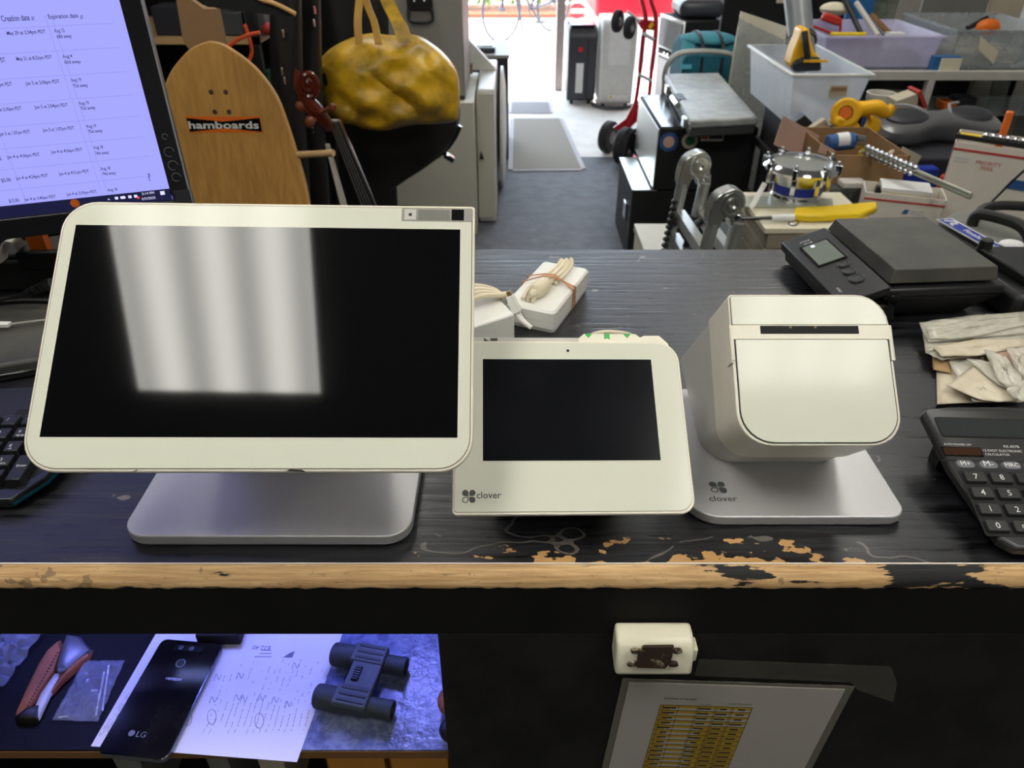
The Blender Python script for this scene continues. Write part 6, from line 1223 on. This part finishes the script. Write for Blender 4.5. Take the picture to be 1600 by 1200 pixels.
    one(MB().m('tool_black').cyl(at(1512, 44, y=3.74), at(1542, 28, y=3.78), .012, n=10), 'black_grip', 'black handle beside the orange tool head', 'handle')
    one(MB().m('foam_cream').slab([at(1532, 56, y=3.44), at(1560, 80, y=3.44), at(1552, 100, y=3.44), at(1530, 78, y=3.44)], (0, .004, 0)), 'hanging_tag', 'cream paper tag taped to the smoky tub', 'tag')
    # panels on the wall behind
    for i, (p0, p1, m, lab) in enumerate(((1322, 1362, 'blue_box', 'narrow blue-grey sheet standing behind the tool tub'), (1362, 1400, 'green_dark', 'dark green mottled case behind the tool tub'), (1438, 1540, 'panel_grey', 'grey panel standing behind the smoky tub'), (1541, 1596, 'panel_cream', 'cream stained sheet at the upper right corner'))):
        y = 4.25+.02*i; x0 = at(p0, 20, y=y).x; x1 = at(p1, 20, y=y).x; one(MB().m(m).box(x0, x1, y, y+.015, .0005, 1.35), 'standing_sheet', lab, 'sheet')
right_bins()

def right_boxes():
    def mailbox(name, lab, pix_rim, zr, z0, depth, wx=None):
        a = at(*pix_rim[0], z=zr); b = at(*pix_rim[1], z=zr); return a, b
    # small priority mail carton
    z0, z1 = TZ+.0008, .80; c = at(1352, 300, z=z1); M = T(c.x, c.y, z0) @ RZ(-19); w_, d_, h = .212, .105, z1-z0
    t = thing('mail_carton', 'small open white mail carton with a red line, behind the scale', 'carton', M); openbox(t, 0, w_, 0, d_, 0, h, .003, 'mail_white', .006, 'carton_walls', loc=True)
    L().m('mail_red').box(.001, w_-.001, -.0014, -.0002, h-.020, h-.015).build('red_line', t); g = L().m('mail_blue'); g.use(T(.110, -.0006, h-.050) @ RX(87)).slab([(-.002, 0, 0), (.012, 0, 0), (.016, .012, 0), (.004, .012, 0)], (0, 0, .0006))
    g.use(T(.130, -.0006, h-.043) @ RX(87)).text('UNITED STATES', .034, z=0).use(T(.130, -.0003, h-.050) @ RX(87)).text('POSTAL SERVICE', .034, z=0).m('mail_pale').use(T(.012, -.0006, h-.045) @ RX(87)).text('UNITED STATES', .026, z=0).use(T(.012, -.0002, h-.052) @ RX(87)).text('POSTAL SERVICE', .026, z=0); g.build('printed_mark', t)
    bx = MB(M).m('foam_cream').box(.045, .17, .012, .095, .0045, h+.004).m('tool_orange').box(.047, .168, .0105, .0119, h-.03, h-.008).m('sticker_white').box(.042, .173, .011, .098, h+.004, h+.014).m('tool_black').box(.03, .046, .03, .05, h-.02, h+.008); one(bx, 'plastic_parts_box', 'white and orange plastic parts box inside the small mail carton', 'box', bevel=.003)
    # large priority mail carton, cut by the frame
    c = at(1492, 221, y=2.10); z1 = c.z; M = T(c.x, c.y, z0) @ RZ(-32); w_, d_, h = .42, .15, z1-z0
    t = thing('mail_carton', 'large white mail carton with red lettering, full of tools at the right edge', 'carton', M); openbox(t, 0, w_, 0, d_, 0, h, .003, 'mail_white', .008, 'carton_walls', loc=True)
    L().m('mail_red').box(.001, w_, -.0014, -.0002, h-.022, h-.016).box(.008, w_, .0054, .0066, .055, .060).build('red_line', t); g = L()
    for x, z, s_, ww, m in ((.068, h-.052, 'PRIORITY', .062, 'mail_red'), (.084, h-.066, 'MAIL', .032, 'mail_red'), (.012, h-.045, 'UNITED STATES', .036, 'mail_pale'), (.012, h-.054, 'POSTAL SERVICE', .036, 'mail_pale'), (.11, .075, 'FLAT RATE BOX', .05, 'mail_red')):
        g.use(T(x, -.0012+(h-z)*.0245, z) @ RX(88.6)); g.m(m).text(s_, ww, z=.0006)
    g.use(T(.155, -.0012+.09*.0245, h-.105) @ RX(88.6)); g.m('mail_blue').slab([(0, 0, .0004), (.05, 0, .0004), (.062, .026, .0004), (.012, .026, .0004)], (0, 0, .001)); g.build('printed_mark', t)
    one(MB(M).m('tool_orange').slab([(.105, .07, .01), (.125, .07, .01), (.117, .09, h+.075), (.098, .09, h+.075)], (0, .02, 0)), 'orange_tool', 'orange tool grip standing up out of the large mail carton', 'tool', bevel=.004)
    sp = MB(M).m('tool_black').slab([(-.004, .030, h+.001), (.40, -.006, h+.001), (.40, .024, h+.001), (.0, .062, h+.001)], (0, 0, .012)).m('chrome')
    for k in range(16): sp.ball((.07+.018*k, .042-.0016*k, h+.018), (.0085, .012, .0075), 10, 6)
    sp.m('level_yellow').slab([(.006, .034, h+.0135), (.06, .029, h+.0135), (.06, .050, h+.0135), (.006, .055, h+.0135)], (0, 0, .001)); one(sp, 'socket_rail', 'black rail of chrome sockets across the large mail carton', 'socket set')
    one(MB().m('tool_black').tube([at(1605, 262, y=1.72), at(1580, 285, y=1.75), at(1555, 310, y=1.76), at(1534, 330, y=1.76)], .003, 6), 'black_wire', 'thin black wire hanging down in front of the large mail carton', 'wire')
    # brown carton with torn pink flaps
    fr = 2.24; xa = at(1300, 260, y=fr).x; xb = at(1392, 260, y=fr).x+.05; z1 = at(1320, 243, y=fr).z
    t = thing('brown_carton', 'brown cardboard carton full of small parts behind the chrome drum', 'carton', ((xa+xb)/2, fr+.15, z0)); openbox(t, xa, xb, fr, fr+.32, z0, z1, .004, 'cardboard', .0, 'carton_walls')
    Wd(t).m('cardboard_pink').slab([at(1209, 226, y=2.5), at(1224, 181, y=2.5), at(1280, 212, y=2.5), at(1276, 244, y=2.5), at(1240, 240, y=2.5)], (0, .004, 0)).build('torn_flap', t); Wd(t).m('cardboard_pink').slab([at(1278, 238, y=2.3), at(1284, 224, y=2.3), at(1306, 236, y=2.3), at(1302, 246, y=2.3)], (0, .004, 0)).build('torn_flap', t)
    zs = z1-.04
    t = thing('spray_can', 'blue can with a chrome cap lying in the brown carton', 'can', at(1330, 225, y=2.36)); Wd(t).m('mail_blue').cyl(at(1292, 224, y=2.36), at(1334, 220, y=2.36), .026, n=20).build('can_body', t, bevel=.004); Wd(t).m('chrome').cyl(at(1335, 220, y=2.36), at(1348, 222, y=2.36), .021, n=18).build('cap', t)
    Wd(t).m('sticker_white').cyl(at(1306, 222, y=2.36)+Vector((0, -.001, .002)), at(1324, 220, y=2.36)+Vector((0, -.001, .002)), .026, n=20).build('label', t)
    for px, py, m, nm, lab in ((1350, 240, 'level_yellow', 'yellow_tape_roll', 'small yellow tape roll, left one in the brown carton'), (1396, 242, 'foam_cream', 'white_tape_roll', 'pale tape roll at the right corner of the brown carton')):
        c = at(px, py, y=2.34); mb = MB(T(*c) @ RX(70)).m(m); mb.ring([[(R_*cos(2*pi*i/18), R_*sin(2*pi*i/18), z_) for i in range(18)] for R_, z_ in ((.016, -.008), (.016, .008), (.008, .008), (.008, -.008))], closed=True); one(mb, nm, lab, 'tape roll')
    # chrome sockets on a long rail, leaning from carton to carton
    sp = MB().m('rule_metal'); A = at(1352, 232, y=2.25); Bq = at(1518, 304, y=1.86); sp.cyl(A, Bq, .005, n=8).cyl(A+Vector((.01, 0, -.012)), Bq+Vector((.0, 0, -.008)), .006, n=8).m('chrome')
    for k in range(11): p = A.lerp(Bq, .02+k*.048); sp.ball(p+Vector((0, -.004, .006)), .009, 10, 6); sp.ball(p+Vector((-.012, -.006, -.008)), .007, 8, 5)
    one(sp, 'socket_strip', 'long metal strip of chrome sockets leaning across the cartons', 'socket set')
    # dark box, blue wrapper, red bits
    one(MB().m('tool_case_side').box(at(1325, 290, y=2.13).x-.03, at(1350, 290, y=2.13).x+.02, 2.17, 2.23, z0, .765).m('satin_grey').box(at(1335, 280, y=2.13).x-.01, at(1358, 280, y=2.13).x+.02, 2.172, 2.22, .7655, .785), 'grey_meter', 'small grey device between the brown carton and the small mail carton', 'device', bevel=.004)
    one(MB().m('blue_label').box(at(1420, 250, y=2.5).x, at(1470, 262, y=2.5).x, 2.5, 2.55, z0, at(1430, 250, y=2.5).z-.03), 'blue_packet', 'blue and white packet behind the socket strip', 'packet', bevel=.006)
    one(MB().m('panel_cream').slab([at(1404, 240, y=2.48), at(1412, 230, y=2.48), at(1440, 244, y=2.48), at(1430, 262, y=2.48)], (0, .006, 0)), 'torn_card', 'torn grey-brown card behind the socket strip', 'card')
    one(MB().m('red_bit').cyl(Vector((at(1478, 276, y=2.36).x, 2.36, TZ+.001)), Vector((at(1478, 276, y=2.36).x, 2.36, at(1478, 280, y=2.36).z)), .018, n=14).ball(at(1478, 278, y=2.36), (.018, .018, .012), 14, 8), 'red_jar', 'small red lid between the two mail cartons', 'lid')
    # yellow grinder-like tool
    y = 2.66; t = thing('yellow_power_tool', 'yellow angled power tool body on the heap left of the hoverboard', 'power tool', at(1345, 205, y=y)); f = Wd(t).m('tool_yellow')
    f.tube([at(1328, 172, y=y), at(1350, 170, y=y), at(1370, 168, y=y), at(1385, 176, y=y), at(1396, 165, y=y)], [.030, .026, .026, .020, .014], 16); f.build('body', t)
    h = Wd(t); c = at(1322, 176, y=y-.01); h.M = h.B @ T(*c) @ RZ(-25) @ RX(80); h.m('tool_yellow').lathe([(.020, -.05), (.048, -.035), (.050, .01), (.042, .016), (.024, .016), (.022, -.004)], 24).m('tool_orange').lathe([(.020, .0165), (.020, .0175)], 16).build('motor_head', t)
    Wd(t).m('tool_yellow').slab([at(*p, y=y-.03) for p in ((1302, 195), (1310, 182), (1330, 186), (1346, 196), (1344, 208), (1326, 206), (1310, 203))], (0, .06, 0)).build('lower_housing', t, bevel=.01); Wd(t).m('tool_yellow').slab([at(*p, y=y-.02) for p in ((1360, 178), (1378, 188), (1378, 202), (1370, 212), (1354, 208), (1362, 194))], (0, .05, 0)).build('handle', t, bevel=.008); Wd(t).m('tool_black').slab([at(*p, y=y-.01) for p in ((1352, 206), (1376, 210), (1372, 220), (1350, 216))], (0, .05, 0)).build('battery_foot', t, bevel=.004)
    # black heap under it, so that things rest on something
    one(MB().m('ink').box(at(1300, 215, y=2.62).x, at(1500, 215, y=2.62).x+.30, 2.60, 2.92, TZ+.0008, at(1380, 224, y=2.62).z-.045), 'dark_crate', 'dark crate under the yellow power tool and the hoverboard', 'crate', bevel=.01)
    one(MB().m('panel_cream').slab([at(1262, 205, y=2.7), at(1290, 186, y=2.7), at(1304, 214, y=2.7), at(1290, 226, y=2.7), at(1268, 222, y=2.7)], (0, .03, 0)), 'paper_sack', 'crumpled paper piece left of the yellow power tool', 'paper'); one(MB().m('tool_black').slab([at(1243, 190, y=2.75), at(1258, 180, y=2.75), at(1270, 192, y=2.75), at(1258, 204, y=2.75)], (0, .05, 0)), 'dark_block', 'dark block poking out of the torn pink flap', 'block')
    # hoverboard
    c = at(1466, 192, y=2.78); M = T(c.x, 2.80, c.z-.012) @ RZ(8) @ RX(14); t = thing('hoverboard', 'grey hoverboard with two dark oval foot pads on the crate', 'hoverboard', M)
    O = smooth2([(-.25, 0), (-.23, .065), (-.14, .085), (-.04, .055), (.04, .055), (.14, .085), (.23, .065), (.25, 0), (.23, -.075), (.14, -.095), (.04, -.060), (-.04, -.060), (-.14, -.095), (-.23, -.075)], 3)
    L().m('hover_grey').puff(O, .045, .050, rings=8, e=.3).build('shell', t)
    for s_ in (-1, 1): L().m('hover_pad').use(T(s_*.125, 0, .040)).puff([(.085*cos(a*pi/12), .058*sin(a*pi/12)) for a in range(24)], .012, .004, rings=4).build('foot_pad', t); L().m('hover_light').use(T(s_*.04, .02, .036)).tube([(s_*.0, -.05, 0), (s_*.012, 0, .006), (s_*.04, .05, .006), (s_*.09, .07, .0)], .005, 6).build('trim_arc', t)
    # printed bucket and can behind, in front of the showcase
    t = thing('small_bucket', 'small blue and white bucket behind the corner of the clear tub', 'bucket', (at(1366, 150, y=3.28).x, 3.30, TZ)); p = FR[t.name].translation; zr = at(1366, 140, y=3.28).z; b = Wd(t); b.M = b.B @ T(p.x, 3.22, TZ+.0008); b.m('mail_blue').lathe([(.045, 0), (.055, zr-TZ-.03)], 22).m('mail_white').lathe([(.055, zr-TZ-.03), (.060, zr-TZ), (.052, zr-TZ), (.050, zr-TZ-.03)], 22).build('pail', t)
    one(MB().m('panel_cream').slab([at(1401, 158, y=3.0), at(1436, 146, y=3.0), Vector((at(1446, 168, y=3.0).x, 3.0, TZ+.001)), Vector((at(1404, 168, y=3.0).x, 3.0, TZ+.001))], (0, .08, 0)).m('poster_red').slab([at(1434, 144, y=2.99), at(1440, 142, y=2.99), at(1450, 168, y=2.99), at(1444, 170, y=2.99)], (0, .09, 0)), 'printed_tin', 'old printed tin with a red side behind the hoverboard', 'tin')
    # paint sprayer with blue label, right behind the scale
    zt = .955; P = [at(1466, 341, z=zt), at(1488, 330, z=zt), at(1556, 326, z=zt), at(1640, 350, z=zt), at(1640, 402, z=zt), at(1568, 398, z=zt)]
    t = thing('paint_sprayer', 'grey paint sprayer with a blue label and black carry handle, behind the scale', 'sprayer', (sum(p.x for p in P)/6, sum(p.y for p in P)/6, TZ)); Wd(t).m('panel_grey').slab([(p.x, p.y, TZ+.0008) for p in P], (0, 0, zt-TZ-.0008)).build('housing', t, bevel=.014, seg=3)
    A = at(1467, 343, z=zt+.003); Bq = at(1562, 396, z=zt+.003); C_ = at(1482, 334, z=zt+.003); M = frame(A, Bq-A, C_-A); ln = (Bq-A).length; B = FR[t.name].inverted() @ M
    MB(B).m('sticker_white').box(-.002, ln*1.02, -.004, .030, -.002, .0003).m('blue_label').box(.002, ln, -.002, .026, .0003, .0008).build('label', t); g = MB(B @ T(ln*.36, .006, 0)).m('print_white'); g.text('FinishPro', ln*.40, h=.013, z=.0012, bold=.01); g.M = B @ T(ln*.80, .006, 0); g.text('HVLP', ln*.16, h=.013, z=.0012)
    g.M = B; g.tube([(ln*.06, .004, .0012), (ln*.12, .02, .0012), (ln*.18, .018, .0012), (ln*.16, .006, .0012), (ln*.22, .004, .0012)], .0018, 5); g.build('label_lettering', t)
    h0 = at(1524, 340, z=zt+.016); h1 = at(1606, 366, z=zt+.016); up = Vector((0, 0, .012)); Wd(t).m('tool_black').tube([h0+Vector((0, 0, -.03)), h0+up*.3, h0.lerp(h1, .25)+up, h0.lerp(h1, .75)+up, h1, h1+Vector((.02, .0, -.03))], .011, 10).build('carry_handle', t)
    b0 = h0+Vector((.05, .035, -.02)); Wd(t).m('tool_black').tube([h0+Vector((.0, .0, -.03)), b0+Vector((.0, .02, .02)), b0+Vector((.10, .02, .02)), b0+Vector((.14, 0, 0))], .010, 10).build('rear_bar', t)
    one(MB().m('sticker_white').ball(at(1580, 382, z=.985), (.022, .016, .008), 14, 8), 'white_ear_clip', 'small curved white clip on the sprayer beside the black knob', 'clip')
right_boxes()
